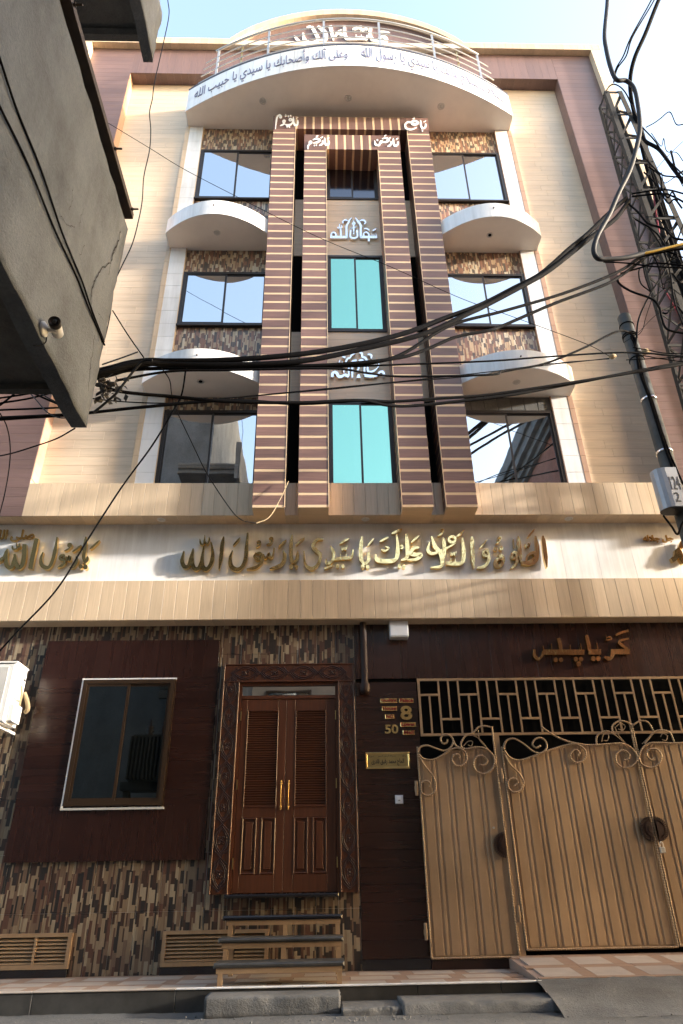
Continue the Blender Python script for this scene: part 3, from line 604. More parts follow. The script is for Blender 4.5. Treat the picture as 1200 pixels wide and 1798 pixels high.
# ---- brown frame and cream coping
FB, FT = 16.45, 17.42
for xa, xb in ((-5.14, -4.19), (5.25, 6.14)):
    fr = MB().box(xa + .003, xb - .003, YUB + .012, YW + .15, 5.384, FB + .9).build('brown_frame', M['grout_d'], house); z = 5.37; s = xb if xa < 0 else xa
    while z < FT:
        z1 = min(z + 0.156, FT); piece('plank', xa, xb, YUB, YUB + .012, z, z1 - .0015, M['brown'], fr, 0.001)
        if z > 5.9 and z1 < FB + .1: piece('side_tile', s - (.004 if xa < 0 else .006), s + (.006 if xa < 0 else .004), YUB + .013, YW - .001, z, min(z1, FB) - .002, M['brown'] if xa > 0 else M['tan_edge_and_sunlit'], fr, 0.001)  # left side tiles lighter: warmth of the low sun put into their colour
        z = z1
ft = MB().box(-4.185, 5.245, YUB + .012, YW + .15, FB + .012, FT - .003).build('brown_lintel', M['grout_d'], house); x = -4.19
while x < 5.24:
    x1 = min(x + .1573, 5.25); piece('plank', x, x1 - .0015, YUB, YUB + .012, FB, FT, M['brown_v'], ft, 0.001); piece('soffit_plank', x, x1 - .0015, YUB + .013, YW - .001, FB - .001, FB + .012, M['brown_v'], ft, 0.001); x = x1
AC0, AC1, ACZ = -2.07, 3.23, 18.82
def archz(x, top):
    c = (AC0 + AC1) / 2; h = (AC1 - AC0) / 2; sag = top - 17.46
    R = (h * h + sag * sag) / (2 * sag); u = abs(x - c)
    return top - R + math.sqrt(max(R * R - u * u, 0)) if u < h else 17.46
# wall under the arch
b = MB(); n = 40; poly = [(AC0, FT - .002)] + [(AC0 + (AC1 - AC0) * i / n, archz(AC0 + (AC1 - AC0) * i / n, ACZ - .1)) for i in range(n + 1)] + [(AC1, FT - .002)]
b.prism(poly, lambda u, v, w_: (u, w_, v), YUB + .012, YW + .1); aw = b.build('arch_wall', M['grout_d'], house)
x = AC0
while x < AC1 - .02:
    x1 = min(x + .1573, AC1); za, zb_ = archz(x, ACZ), archz(x1, ACZ)
    MB().prism([(x, FT + .001), (x1 - .002, FT + .001), (x1 - .002, zb_ + .01), (x, za + .01)], lambda u, v, w_: (u, w_, v), YUB, YUB + .012).build('plank', M['brown_v'], aw); x = x1
cp = MB().box(-5.37, 6.37, YC + .012, 9.0, 17.425, 17.6).build('coping', M['grout'], house)
def cop(x0, x1, z0, z1, m, nm='coping_tile'): return piece(nm, x0, x1, YC, YC + .20, z0, z1, m, cp, 0.002)
x = -5.37
while x < 6.36:
    x1 = min(x + .165, 6.37)
    if x1 <= AC0 + .02 or x >= AC1 - .02: cop(x, x1 - .002, 17.42, 17.655, M['beige'])
    x = x1
for xa, xb in ((-5.37, -5.14), (6.14, 6.37)):
    z = 5.37
    while z < 17.41: z1 = min(z + .156, 17.418); cop(xa, xb, z, z1 - .002, M['beige_h'], 'edge_tile'); z = z1
n = 30
for k in range(n):
    x0, x1 = AC0 + (AC1 - AC0) * k / n, AC0 + (AC1 - AC0) * (k + 1) / n - .002
    MB().prism([(x0, archz(x0, ACZ)), (x1, archz(x1, ACZ)), (x1, archz(x1, ACZ) + .225), (x0, archz(x0, ACZ) + .225)], lambda u, v, w_: (u, w_, v), YC, YC + .30).build('arch_tile', M['beige'], cp)
# ================================================================== wooden steps
st = thing('entry_steps', 'tan steel step frame with three black granite treads below the carved door', 'steps', (-0.43, 8.0, 0))
ty = (7.55, 7.85, 8.15)
for k, y in enumerate(ty):
    z = 0.18 * (k + 1)
    o = MB().cbox(-1.025 - .018 * k * .5, 0.19 - .0 * k, y, y + .33, z - .04, z, .014).build('tread', M['granite_dust'] if k < 2 else M['granite'], st)
    MB().box(-1.0, .17, y + .025, y + .065, z - .085, z - .041).box(-1.0, .17, y + .26, y + .30, z - .085, z - .041).box(-1.0, -.96, y + .066, y + .259, z - .085, z - .041).box(.13, .17, y + .066, y + .259, z - .085, z - .041).build('tread_frame', M['gate'], st)
    for x in (-.985, -.42, .12) if k else (-.985, .12):
        z0 = 0.0 if k == 0 else 0.18 * k + .0005
        MB().box(x, x + .045, y + .03, y + .07, z0 if k == 0 or True else 0, z - .086).build('leg', M['gate'], st)
for x in (-.985, .12): MB().box(x, x + .045, 8.40, 8.44, 0, .45).build('leg', M['gate'], st)
# ================================================================== gate and grille
gx = 1.205
gr = thing('gate_grille', 'tan steel basket-weave grille fixed above the gate leaves', 'grille', (3.4, 8.65, 2.4))
GZ0, GZ1 = 2.405, 3.12
MB().box(gx, 6.0, 8.64, 8.66, GZ1 - .03, GZ1).box(gx, 6.0, 8.64, 8.66, GZ0, GZ0 + .03).box(gx, gx + .03, 8.64, 8.66, GZ0 + .03, GZ1 - .03).build('grille_frame', M['gate'], gr)
p = 0.1255; x = gx + .03; k = 0; tb = .022
b0, t0 = GZ0 + .0305, GZ1 - .0305
while x < 5.4:
    if k % 4 == 0:      # short bar on top, one upright below
        MB().box(x, x + 2*p - tb, 8.642, 8.658, t0 - .19, t0 - .165).build('bar', M['gate'], gr); MB().box(x + p - tb, x + p, 8.642, 8.658, b0, t0 - .191).build('bar', M['gate'], gr)
    if k % 4 == 2:
        MB().box(x, x + 2*p - tb, 8.642, 8.658, b0 + .16, b0 + .185).build('bar', M['gate'], gr); MB().box(x + p - tb, x + p, 8.642, 8.658, b0 + .186, t0).build('bar', M['gate'], gr)
    if k % 2 == 1: MB().box(x + p - tb, x + p, 8.642, 8.658, b0, t0).build('bar', M['gate'], gr)
    x += p; k += 1
MB().box(1.196, 6.39, 8.695, 8.7115, .05, 3.138).build('gate_black_panel', M['black'], house)  # black sheet: dark glass behind the grille, painted shade behind the gate
YGT = 8.62
def Z(u, v): return (720 + u / 2.5, 1170 + v / 2.5)          # scroll tracing on the gate
def rope_tube(b, pts, r=.011):
    q = smooth(pts, 10); out = [q[0]]; acc = 0; L = [0]
    for i in range(1, len(q)): L.append(L[-1] + (q[i] - q[i-1]).length)
    n = max(4, int(L[-1] / .009)); j = 0; res = []; rr = []
    for i in range(n + 1):
        s = L[-1] * i / n
        while j < len(L) - 2 and L[j + 1] < s: j += 1
        f = (s - L[j]) / max(L[j + 1] - L[j], 1e-9); res.append(q[j].lerp(q[j + 1], min(max(f, 0), 1))); rr.append(r * (1.12 if i % 3 else .62))
    return b.tube(res, rr, 6)
def gate_leaf(x0, x1, z0, topf, lab, scrolls, edges, hinges, nm='gate_leaf'):
    g = thing(nm, lab, 'gate', ((x0 + x1) / 2, YGT, z0), 'leaves of the tan steel gate')
    n = 40; poly = [(x0, z0), (x1, z0)] + [(x1 - (x1 - x0) * i / n, topf(x1 - (x1 - x0) * i / n)) for i in range(n + 1)]
    MB().prism(poly, lambda u, v, w_: (u, w_, v), YGT, YGT + .02).build('sheet', M['gate'], g)
    x = x0 + .04; per = .185
    while x < x1 - .05:
        for (a, wd, dp) in ((0, .108, .008), (.126, .036, .008)):
            xa, xb = x + a, min(x + a + wd, x1 - .03)
            if xb - xa < .015: continue
            za, zb = topf(xa) - .012, topf(xb) - .012; c = .006
            MB().add([(xa, YGT - .001, z0 + .025), (xb, YGT - .001, z0 + .025), (xb, YGT - .001, zb), (xa, YGT - .001, za), (xa + c, YGT - dp, z0 + .025), (xb - c, YGT - dp, z0 + .025), (xb - c, YGT - dp, zb), (xa + c, YGT - dp, za)],
                     [(0,1,5,4),(1,2,6,5),(2,3,7,6),(3,0,4,7),(4,5,6,7),(0,3,2,1)]).build('rib', M['gate'], g)
        x += per
    for pts in edges: rope_tube(MB(), pts).build('edge_rope', M['gate_rope'], g)
    for s in scrolls:
        r = .011
        if s[0] == 't': r = .005; s = s[1:]
        rope_tube(MB(), [P(*Z(u, v), YGT - .03) for u, v in s], r).build('scroll', M['gate_rope'], g)
    for (x, z) in hinges: MB().cyl((x, YGT - .01, z), (0, 0, 1), .020, .16, 10).cyl((x, YGT - .01, z + .045), (0, 0, 1), .026, .055, 10).build('hinge', M['gate'], g)
    return g
def topcurve(pts):
    q = sorted([(lambda p: (p.x, p.z))(P(*Z(u, v), YGT)) for u, v in pts])
    def f(x):
        if x <= q[0][0]: return q[0][1]
        for (a, za), (c, zc) in zip(q, q[1:]):
            if x <= c: return za + (zc - za) * (x - a) / (c - a)
        return q[-1][1]
    return f
W = [[(35,380),(45,355),(75,347),(110,358),(150,370),(180,355),(190,325),(175,303),(150,300),(135,318),(145,338),(162,335),(165,320)],
     [(38,385),(60,405),(100,410),(140,392),(180,365),(215,360),(245,380),(248,415),(225,437),(195,430),(185,405),(200,385),(218,392),(215,408)],
     [(190,325),(205,350),(245,362),(290,355),(335,362),(370,400),(365,445),(335,470),(300,465),(280,435),(290,400),(320,392),(340,415),(325,435),(305,430)],
     [(40,395),(65,435),(100,480),(115,520),(105,555),(75,568),(50,550),(50,515),(70,502),(90,515),(85,530)],
     [(228,358),(225,335),(245,305),(280,290),(300,268),(330,262),(360,268)], ['t',(300,280),(305,320),(325,345),(345,365)], ['t',(235,350),(255,330),(275,330),(270,350),(255,345)], ['t',(280,305),(300,315),(325,340),(345,368)]]
zb = .105
xl0, xl1, xm0, xm1 = 1.145, 2.09, 2.18, 3.825
g1 = gate_leaf(xl0, xl1, zb, topcurve([(35,385),(60,405),(100,410),(140,392),(180,368),(245,368),(290,358),(335,366),(372,400)]), 'narrow left leaf of the tan ribbed gate with rope scrolls', W,
          [[(xl0, YGT-.02, 2.27), (xl0, YGT-.02, 1.2), (xl0, YGT-.02, zb)], [(xl1, YGT-.02, 2.5), (xl1, YGT-.02, 1.2), (xl1, YGT-.02, zb)], [(xl0, YGT-.02, zb), (1.6, YGT-.02, zb), (xl1, YGT-.02, zb)]], ((1.105, 1.72), (1.105, .27)))
MM = [[(412,365),(415,340),(430,322),(460,318),(500,340),(540,372),(575,380),(600,360),(597,330),(575,314),(550,320),(538,342),(555,357),(575,347)],
      [(415,370),(440,400),(480,412),(540,395),(620,365),(700,343),(740,345),(770,370),(768,405),(740,422),(712,412),(706,385),(725,365),(745,378),(738,395)],
      [(578,265),(620,295),(680,325),(760,343),(820,345),(880,340),(940,340),(985,370),(1000,405),(980,435),(940,445),(910,425),(905,390),(930,368),(960,380),(962,405),(940,412)],
      [(415,385),(440,430),(480,470),(500,510),(485,545),(455,552),(432,530),(435,500),(460,492),(475,510),(460,525)],
      [(820,345),(820,310),(840,290),(870,285),(900,300)], [(890,290),(890,260),(920,240),(955,245),(975,262)], ['t',(900,300),(925,320),(950,342)], ['t',(842,330),(850,300),(872,300),(868,325),(852,325)], ['t',(905,265),(925,250),(945,262),(935,280),(915,275)], ['t',(900,265),(915,300),(945,335)]]
zm = .165
g2 = gate_leaf(xm0, xm1, zm, topcurve([(412,370),(440,400),(480,412),(540,395),(620,368),(700,346),(820,347),(880,342),(940,342),(985,370),(1000,400)]), 'wide middle leaf of the tan ribbed gate with rope scrolls and a fan crest', MM,
          [[(xm0, YGT-.02, 2.26), (xm0, YGT-.02, 1.2), (xm0, YGT-.02, zm)], [(xm1, YGT-.02, 2.52), (xm1, YGT-.02, 1.2), (xm1, YGT-.02, zm)], [(xm0, YGT-.02, zm), (3.0, YGT-.02, zm), (xm1, YGT-.02, zm)]], ((xm0 - .04, 1.85), (xm0 - .04, .42)))
RR = [[(1000,420),(1015,370),(1045,340),(1090,335),(1150,337),(1220,335)], [(1003,395),(1020,430),(1060,445),(1095,425),(1105,390),(1085,365),(1050,365),(1040,390),(1060,410),(1075,400)],
      [(980,258),(1010,240),(1045,245),(1070,285)], [(1030,340),(1070,292),(1100,280),(1140,290),(1160,330)], ['t',(1068,290),(1050,310),(1020,340)], ['t',(1100,310),(1110,295),(1130,305),(1125,325),(1108,322)]]
xr0, xr1 = 3.85, 5.45
g3 = gate_leaf(xr0, xr1, zm + .01, topcurve([(1000,405),(1015,372),(1045,342),(1090,337),(1150,339),(1300,335)]), 'right leaf of the tan ribbed gate beyond the padlock', RR,
          [[(xr0, YGT-.02, 2.52), (xr0, YGT-.02, 1.2), (xr0, YGT-.02, zm)], [(xr0, YGT-.02, zm+.01), (4.6, YGT-.02, zm+.01), (xr1, YGT-.02, zm+.01)]], ())
tag(MB().box(2.105, 2.165, 8.605, 8.69, .06, 2.405).build('gate_post', M['gate']), 'tan steel post between the narrow and the wide gate leaf', 'post')
tag(MB().box(1.15, 2.1, 8.64, 8.69, 0.0, .085).build('threshold', M['carve']), 'dark wood sill under the narrow gate leaf', 'sill')
def rosette(cx, cz, side, par):
    b = MB(); n = 36; R = .132
    a0, a1 = {'l': (math.pi/2, 3*math.pi/2), 'r': (-math.pi/2, math.pi/2)}[side]
    for k in range(n // 2):
        t0 = a0 + (a1 - a0) * k / (n / 2); t1 = a0 + (a1 - a0) * (k + .62) / (n / 2)
        b.prism([(R*.72*math.cos(t0), R*.72*math.sin(t0)), (R*math.cos(t0), R*math.sin(t0)), (R*math.cos(t1), R*math.sin(t1)), (R*.72*math.cos(t1), R*.72*math.sin(t1))], lambda u, v, w_: (cx + u, w_, cz + v), YGT - .045, YGT - .02)
    for (r, y0) in ((.80, .035), (.6, .048), (.35, .056)):
        pl = [(R*r*math.cos(a0 + (a1-a0)*i/16), R*r*math.sin(a0 + (a1-a0)*i/16)) for i in range(17)]
        b.prism(pl, lambda u, v, w_: (cx + u, w_, cz + v), YGT - y0, YGT - .017)
    b.build('rosette_handle', M['ironbrown'], par)
rosette(2.075, 1.18, 'l', g1); rosette(3.808, 1.32, 'l', g2); rosette(3.868, 1.32, 'r', g3)
MB().cyl((1.97, YGT - .03, 1.36), (0, 1, 0), .013, .02, 10).build('keyhole', M['steel'], g1)
pk = thing('padlock', 'small steel padlock hanging on the gate below the rosette handles', 'padlock', (3.87, 8.56, 1.08))
MB().cbox(3.845, 3.905, 8.555, 8.58, 1.07, 1.13, .005).build('lock_body', M['steel'], pk); MB().tube(smooth([(3.857, 8.568, 1.13), (3.857, 8.568, 1.165), (3.875, 8.568, 1.185), (3.893, 8.568, 1.165), (3.893, 8.568, 1.13)], 5), .005, 6).build('shackle', M['steel'], pk)
# ================================================================== small things on the ground floor wall
o = tag(MB().lathe((.53, 8.62, 2.92), (0, 0, 1), [(0, .02), (.01, .05), (.04, .062), (.12, .065), (.14, .05), (.16, .045), (.95, .045)], 18).build('downpipe', M['pipe']), 'glossy brown rounded pipe end below the band beside the door', 'pipe')
lp = thing('wall_lamp', 'white square box lamp under the beige band by the house number', 'lamp', (1.0, 8.6, 3.64))
MB().cbox(.88, 1.125, 8.55, 8.694, 3.66, 3.872, .01).build('housing', M['plastic'], lp); MB().cbox(.89, 1.115, 8.555, 8.69, 3.652, 3.6595, .002).build('diffuser', M['acgrey'], lp)
bl = thing('doorbell', 'white square bell push on the dark wood wall beside the gate', 'doorbell', (.89, 8.69, 1.64))
MB().cbox(.85, .945, 8.672, 8.6945, 1.64, 1.735, .006).build('plate', M['plastic'], bl); MB().cbox(.872, .923, 8.665, 8.6715, 1.668, 1.72, .004).build('button', M['paintw'], bl)
MB().cbox(.885, .91, 8.6635, 8.6648, 1.672, 1.68, .0005).build('mark', M['ink'], bl)

# ================================================================== lettering
FORMS = {'ا': 'FE8D FE8E', 'آ': 'FE81 FE82', 'أ': 'FE83 FE84', 'ب': 'FE8F FE90 FE91 FE92', 'ة': 'FE93 FE94', 'ت': 'FE95 FE96 FE97 FE98', 'ج': 'FE9D FE9E FE9F FEA0', 'ح': 'FEA1 FEA2 FEA3 FEA4', 'د': 'FEA9 FEAA', 'ر': 'FEAD FEAE', 'س': 'FEB1 FEB2 FEB3 FEB4',
         'ش': 'FEB5 FEB6 FEB7 FEB8', 'ص': 'FEB9 FEBA FEBB FEBC', 'ظ': 'FEC5 FEC6 FEC7 FEC8', 'ع': 'FEC9 FECA FECB FECC', 'ف': 'FED1 FED2 FED3 FED4', 'ق': 'FED5 FED6 FED7 FED8', 'ك': 'FED9 FEDA FEDB FEDC', 'ل': 'FEDD FEDE FEDF FEE0', 'م': 'FEE1 FEE2 FEE3 FEE4',
         'ن': 'FEE5 FEE6 FEE7 FEE8', 'ه': 'FEE9 FEEA FEEB FEEC', 'و': 'FEED FEEE', 'ى': 'FEEF FEF0', 'ي': 'FEF1 FEF2 FEF3 FEF4', 'ک': 'FB8E FB8F FB90 FB91', 'ی': 'FBFC FBFD FBFE FBFF', 'پ': 'FB56 FB57 FB58 FB59', 'ڑ': 'FB8C FB8D', 'ء': 'FE80'}
FORMS = {k: [chr(int(x, 16)) for x in v.split()] for k, v in FORMS.items()}
def shape(s):                                  # joined letter forms, in drawing order from the left
    s = s.replace('لا', '\u0001'); f = dict(FORMS); f['\u0001'] = ['\uFEFB', '\uFEFC']; out = []
    for i, c in enumerate(s):
        if c not in f: out.append(c); continue
        pj = i > 0 and s[i-1] in f and len(f[s[i-1]]) == 4; nj = len(f[c]) == 4 and i + 1 < len(s) and s[i+1] in f and s[i+1] != 'ء'
        g = f[c]; out.append(g[3] if pj and nj else g[1] if pj and len(g) > 1 else g[2] if nj else g[0])
    return ''.join(out[::-1])
def text_geo(body, bold=0.0, ext=0.0, raw=False):
    cu = bpy.data.curves.new('lettering', 'FONT'); cu.body = body if raw else shape(body); cu.offset = bold; cu.extrude = ext; cu.resolution_u = 4
    o = bpy.data.objects.new('lettering', cu); COL.objects.link(o); bpy.context.view_layer.update()
    me = bpy.data.meshes.new_from_object(o.evaluated_get(bpy.context.evaluated_depsgraph_get()))
    vs = [v.co.copy() for v in me.vertices]; fs = [tuple(p.vertices) for p in me.polygons]
    bpy.data.objects.remove(o); bpy.data.curves.remove(cu); bpy.data.meshes.remove(me)
    if not vs: return [], []
    x0 = min(v.x for v in vs); x1 = max(v.x for v in vs); y0 = min(v.y for v in vs); y1 = max(v.y for v in vs)
    return [((v.x - x0) / (x1 - x0), (v.y - y0) / (y1 - y0), v.z) for v in vs], fs
def flat_text(body, x0, x1, z0, z1, y, mat, name, parent=None, bold=0.0, thick=0.004, raw=False):
    vs, fs = text_geo(body, bold, 0.5, raw)
    b = MB().add([(x0 + (x1-x0)*u, y + (0 if w_ > 0 else thick), z0 + (z1-z0)*v) for u, v, w_ in vs], fs)
    return b.build(name, mat, parent)
def stroke(b, pts, wd, y0, y1, conv, taper=(1, 1)):            # pen stroke traced in pixels, as a raised ribbon
    q = smooth([(u, v, 0) for u, v in pts], 6); n = len(q); L = []; R = []
    for i in range(n):
        t = q[min(i+1, n-1)] - q[max(i-1, 0)]; t.normalize(); nn = Vector((-t.y, t.x, 0)); s = i / (n - 1)
        k = min(1, taper[0] + (1 - taper[0]) * s * 5, taper[1] + (1 - taper[1]) * (1 - s) * 4)
        k *= 0.80 + 0.32 * abs(t.x * 0.70 + t.y * 0.71)         # broad nib held at an angle
        L.append(conv(q[i] + nn * wd * k / 2)); R.append(conv(q[i] - nn * wd * k / 2))
    vs = [(p.x, y0, p.z) for p in L] + [(p.x, y0, p.z) for p in R] + [(p.x, y1, p.z) for p in L] + [(p.x, y1, p.z) for p in R]
    fs = []
    for i in range(n - 1):
        fs += [(i, i+1, n+i+1, n+i), (i, 2*n+i, 2*n+i+1, i+1), (n+i, n+i+1, 3*n+i+1, 3*n+i)]
    fs += [(0, n, 3*n, 2*n), (n-1, 3*n-1, 4*n-1, 2*n-1)]
    return b.add(vs, fs)
def calligraphy(root, words, org, scale, yf, th, mat):
    for wname, strokes in words:
        b = MB()
        for i, s in enumerate(strokes):
            wd, pts = s[0], s[1]; tp = s[2] if len(s) > 2 else (.35, .3)
            yy = yf - 0.0006 * (i % 14)
            stroke(b, pts, wd, yy, yf + th - .0004 * (i % 9), lambda p: P(org[0] + p.x / scale, org[1] + p.y / scale, yf), tp)
        b.build(wname, mat, root)
def dot(u, v, r): return (2 * r, [(u - r * .9, v + r * .2), (u, v), (u + r * .9, v - r * .2)], (.3, .3))
def ring(u, v, r, w_=14): return (w_, [(u + r*math.cos(a), v + r*math.sin(a)*.9) for a in [i*math.pi/4 for i in range(9)]], (1, 1))
A = [('word_allah', [(24, [(48,172),(36,235),(52,272),(80,262),(96,205),(108,155)]), (24, [(108,158),(100,230),(112,280),(140,282),(162,235),(175,140)]), (26, [(175,145),(164,230),(170,276),(196,286),(222,250),(233,190),(222,115)]), (11, [(150,95),(156,126),(175,126),(182,70)]), (11, [(182,108),(198,126),(210,104),(209,82)]), (24, [(303,80),(292,140),(286,205),(273,290)])]),
     ('word_rasul', [(26, [(456,55),(449,140),(442,220),(420,272),(385,290),(350,268),(344,215),(358,168)]), (18, [(508,182),(500,208),(522,226),(545,204),(530,185),(508,188)]), (20, [(545,215),(540,250),(505,278),(448,288)]), (17, [(556,192),(566,216),(580,206),(590,190),(598,214),(616,204),(625,150)], (.4, .5)), (24, [(682,168),(692,215),(665,262),(595,286)]), (13, [(362,138),(385,112),(408,86)]), ring(527, 118, 10, 9), (11, [(536,122),(528,138),(508,150)]), ring(606, 96, 10, 9), (11, [(614,102),(604,122),(575,130)]), (13, [(650,152),(676,124),(702,102)])]),
     ('word_ya', [(22, [(740,66),(732,140),(734,210),(742,242)]), (22, [(775,172),(772,215),(752,242),(726,232)]), dot(733, 270, 13), dot(765, 272, 13), (13, [(762,135),(790,108),(818,88)])]),
     ('word_sayyidi', [(22, [(936,96),(898,98),(872,138),(892,168),(918,196),(908,250),(866,284),(824,256),(814,172)]), (20, [(985,140),(1004,186),(996,235),(962,250),(956,222)]), (12, [(944,286),(975,274),(1002,262)]), (19, [(996,228),(1040,220),(1080,216),(1118,212),(1130,162)], (.7, .5)), (13, [(1050,214),(1048,190)]), (13, [(1085,212),(1084,188)]), dot(1030, 268, 12), dot(1064, 270, 12), (9, [(1055,145),(1062,166),(1074,150),(1082,164),(1092,136)]), (13, [(1042,128),(1075,108),(1105,92)])])]
B = [('word_ya', [(24, [(22,76),(14,150),(16,215),(34,240)]), (22, [(62,172),(62,222),(40,244),(16,232)]), dot(25, 264, 13), dot(56, 266, 13), (13, [(55,135),(75,112),(95,90)])]),
     ('word_alayka', [(26, [(104,188),(118,222),(180,230),(232,216),(243,150),(235,60)]), (12, [(140,158),(165,166),(186,150),(165,138)]), (14, [(130,110),(160,94),(186,80)]), (16, [(204,60),(240,44),(270,30)]), (24, [(294,58),(302,140),(300,205),(262,226)]), (11, [(258,152),(272,150),(268,134),(256,138)]), (24, [(376,146),(340,152),(328,186),(386,192),(360,218),(300,222)]), dot(254, 260, 12), dot(280, 264, 12), (14, [(325,116),(350,94),(376,72)])]),
     ('word_as_salam', [(24, [(702,76),(706,150),(714,272)]), (24, [(642,84),(652,170),(644,236),(600,246),(545,242)], (.35, .8)), (15, [(600,240),(598,212)]), (15, [(574,240),(572,214)]), (22, [(526,84),(532,160),(518,245)]), (24, [(452,76),(474,140),(505,176),(518,225),(510,262),(446,270)]), (18, [(440,112),(430,165),(462,184),(530,158),(604,118)]), ring(580, 96, 20, 16), (12, [(574,130),(578,142)]), (10, [(572,176),(578,194),(590,180),(598,194),(606,168)]), (12, [(510,34),(524,40),(514,62),(490,74)]), (15, [(606,80),(632,60),(656,38)])]),
     ('word_wa', [(17, [(800,196),(778,192),(776,168),(796,160),(806,190)], (1, 1)), (22, [(806,185),(806,226),(780,262),(734,274)]), (14, [(750,150),(775,122),(798,96)])]),
     ('word_as_salat', [(24, [(1142,72),(1154,150),(1168,268)]), (24, [(1098,74),(1108,150),(1100,226),(1060,244),(1010,240)], (.35, .8)), (18, [(1040,236),(1050,194),(1084,178),(1096,206),(1050,236)], (.7, .7)), (23, [(990,74),(998,150),(1006,236)]), (15, [(960,94),(966,146)]), (17, [(975,212),(952,206),(954,180),(974,178),(982,206)], (1, 1)), (20, [(982,205),(978,246),(942,276)]), (22, [(866,186),(894,210),(890,250),(858,258),(850,226),(880,214)], (.8, .8)), dot(850, 154, 13), dot(884, 150, 13), ring(872, 90, 10, 9), (10, [(878,98),(868,112),(850,122)]), (10, [(1032,122),(1040,142),(1052,124),(1058,140),(1064,116)]), (14, [(1048,82),(1070,58),(1090,32)])])]
sgA = thing('gold_inscription', 'long line of gold Arabic letters in the middle of the white sign band', 'lettering', (0.2, 8.6, 4.5))
calligraphy(sgA, A, (310, 920), 1200 / 330, YS - .075, .06, M['gold']); calligraphy(sgA, B, (630, 920), 1200 / 340, YS - .075, .06, M['gold'])
C = [('word_ya', [(38, [(905,194),(896,300),(884,400),(890,470)]), (34, [(926,400),(915,450),(870,486)]), dot(852, 508, 24), dot(902, 512, 26), (26, [(948,326),(1000,280),(1052,230)])]),
     ('word_rasul', [(38, [(604,196),(588,300),(565,410),(530,500),(490,520),(440,490),(432,420),(455,356)]), (28, [(670,440),(635,425),(640,395),(672,392),(680,425)], (1, 1)), (30, [(682,430),(672,480),(605,522)]), (24, [(700,400),(712,440),(728,400),(740,438),(752,400)]), (32, [(805,400),(812,450),(780,505),(735,524)]), ring(738, 284, 16, 22), (18, [(750,295),(720,325),(680,345)]), (22, [(764,356),(810,322),(858,284)])]),
     ('word_allah', [(48, [(388,212),(360,340),(338,440),(320,532)], (1, 1)), (46, [(260,272),(256,390),(235,490),(200,518),(168,470),(155,375)], (.9, .5)), (42, [(155,390),(138,490),(100,518),(66,470),(78,320)]), (40, [(78,330),(50,400),(-30,470)]), (20, [(130,286),(140,325),(178,318),(176,260)]), (20, [(178,300),(205,300),(205,258)])])]
sgC = thing('gold_inscription', 'shorter line of large gold Arabic letters on the sign band above the air conditioner', 'lettering', (-4.2, 8.6, 4.5))
calligraphy(sgC, C, (0, 910), 6, YS - .075, .06, M['gold'])
p0, p1 = P(-60, 951, 8.57), P(62, 934, 8.57)
flat_text('صلى الله عليه', p0.x, p1.x, p0.z, p1.z + .04, 8.57, M['goldside'], 'small_words', sgC, .02, .03)
sgD = thing('gold_inscription', 'cut off gold Arabic letters under a small line on the sign band behind the pole', 'lettering', (5.1, 8.6, 4.5))
p0, p1 = P(1132, 952, 8.57), P(1181, 939, 8.57)
flat_text('جل جلاله', p0.x, p1.x, p0.z, p1.z, 8.57, M['goldside'], 'small_words', sgD, .02, .03)
calligraphy(sgD, [('word_allah', [(120, [(960,880),(1050,820),(1080,680),(1060,640)], (.9, .6)), (110, [(1090,640),(1160,820),(1240,930)], (.6, 1)), (80, [(1180,480),(1150,580),(1200,620)], (.8, .8))])], (1100, 910), 12, YS - .075, .06, M['gold'])
kp = thing('gold_name', 'gold Urdu name letters on the dark wall above the gate grille', 'lettering', (3.4, 8.66, 3.3))
KW = [('second_word', [(30, [(112,300),(114,365),(152,402),(192,372),(206,320)], (.7, .8)), (54, [(204,330),(420,330),(640,332)], (1, 1)), (24, [(212,312),(204,262)]), (24, [(297,312),(290,238)]), (36, [(392,312),(384,250),(366,182)], (1, .8)), (22, [(492,310),(490,252)]), (26, [(610,312),(598,238)]), dot(337, 412, 24), dot(392, 412, 24), dot(548, 405, 24), dot(602, 405, 24), dot(578, 456, 26)]),
      ('first_word', [(54, [(684,326),(750,328),(815,326)], (1, 1)), (36, [(694,310),(682,240),(660,150)], (1, .8)), (26, [(784,310),(770,232)]), dot(732, 398, 26), dot(786, 398, 26), (42, [(938,300),(936,362),(902,400),(850,380)], (.9, .4)), (54, [(925,326),(1020,326),(1116,326)], (1, 1)), (26, [(1096,300),(1040,262),(1004,218),(1104,186)], (.9, .8)), (28, [(966,152),(1036,122),(1106,104)], (.5, 1)), (16, [(860,205),(920,196),(905,170),(868,182)]), (14, [(872,200),(866,146)])])]
calligraphy(kp, KW, (920, 1090), 6, 8.645, .045, M['gold'])
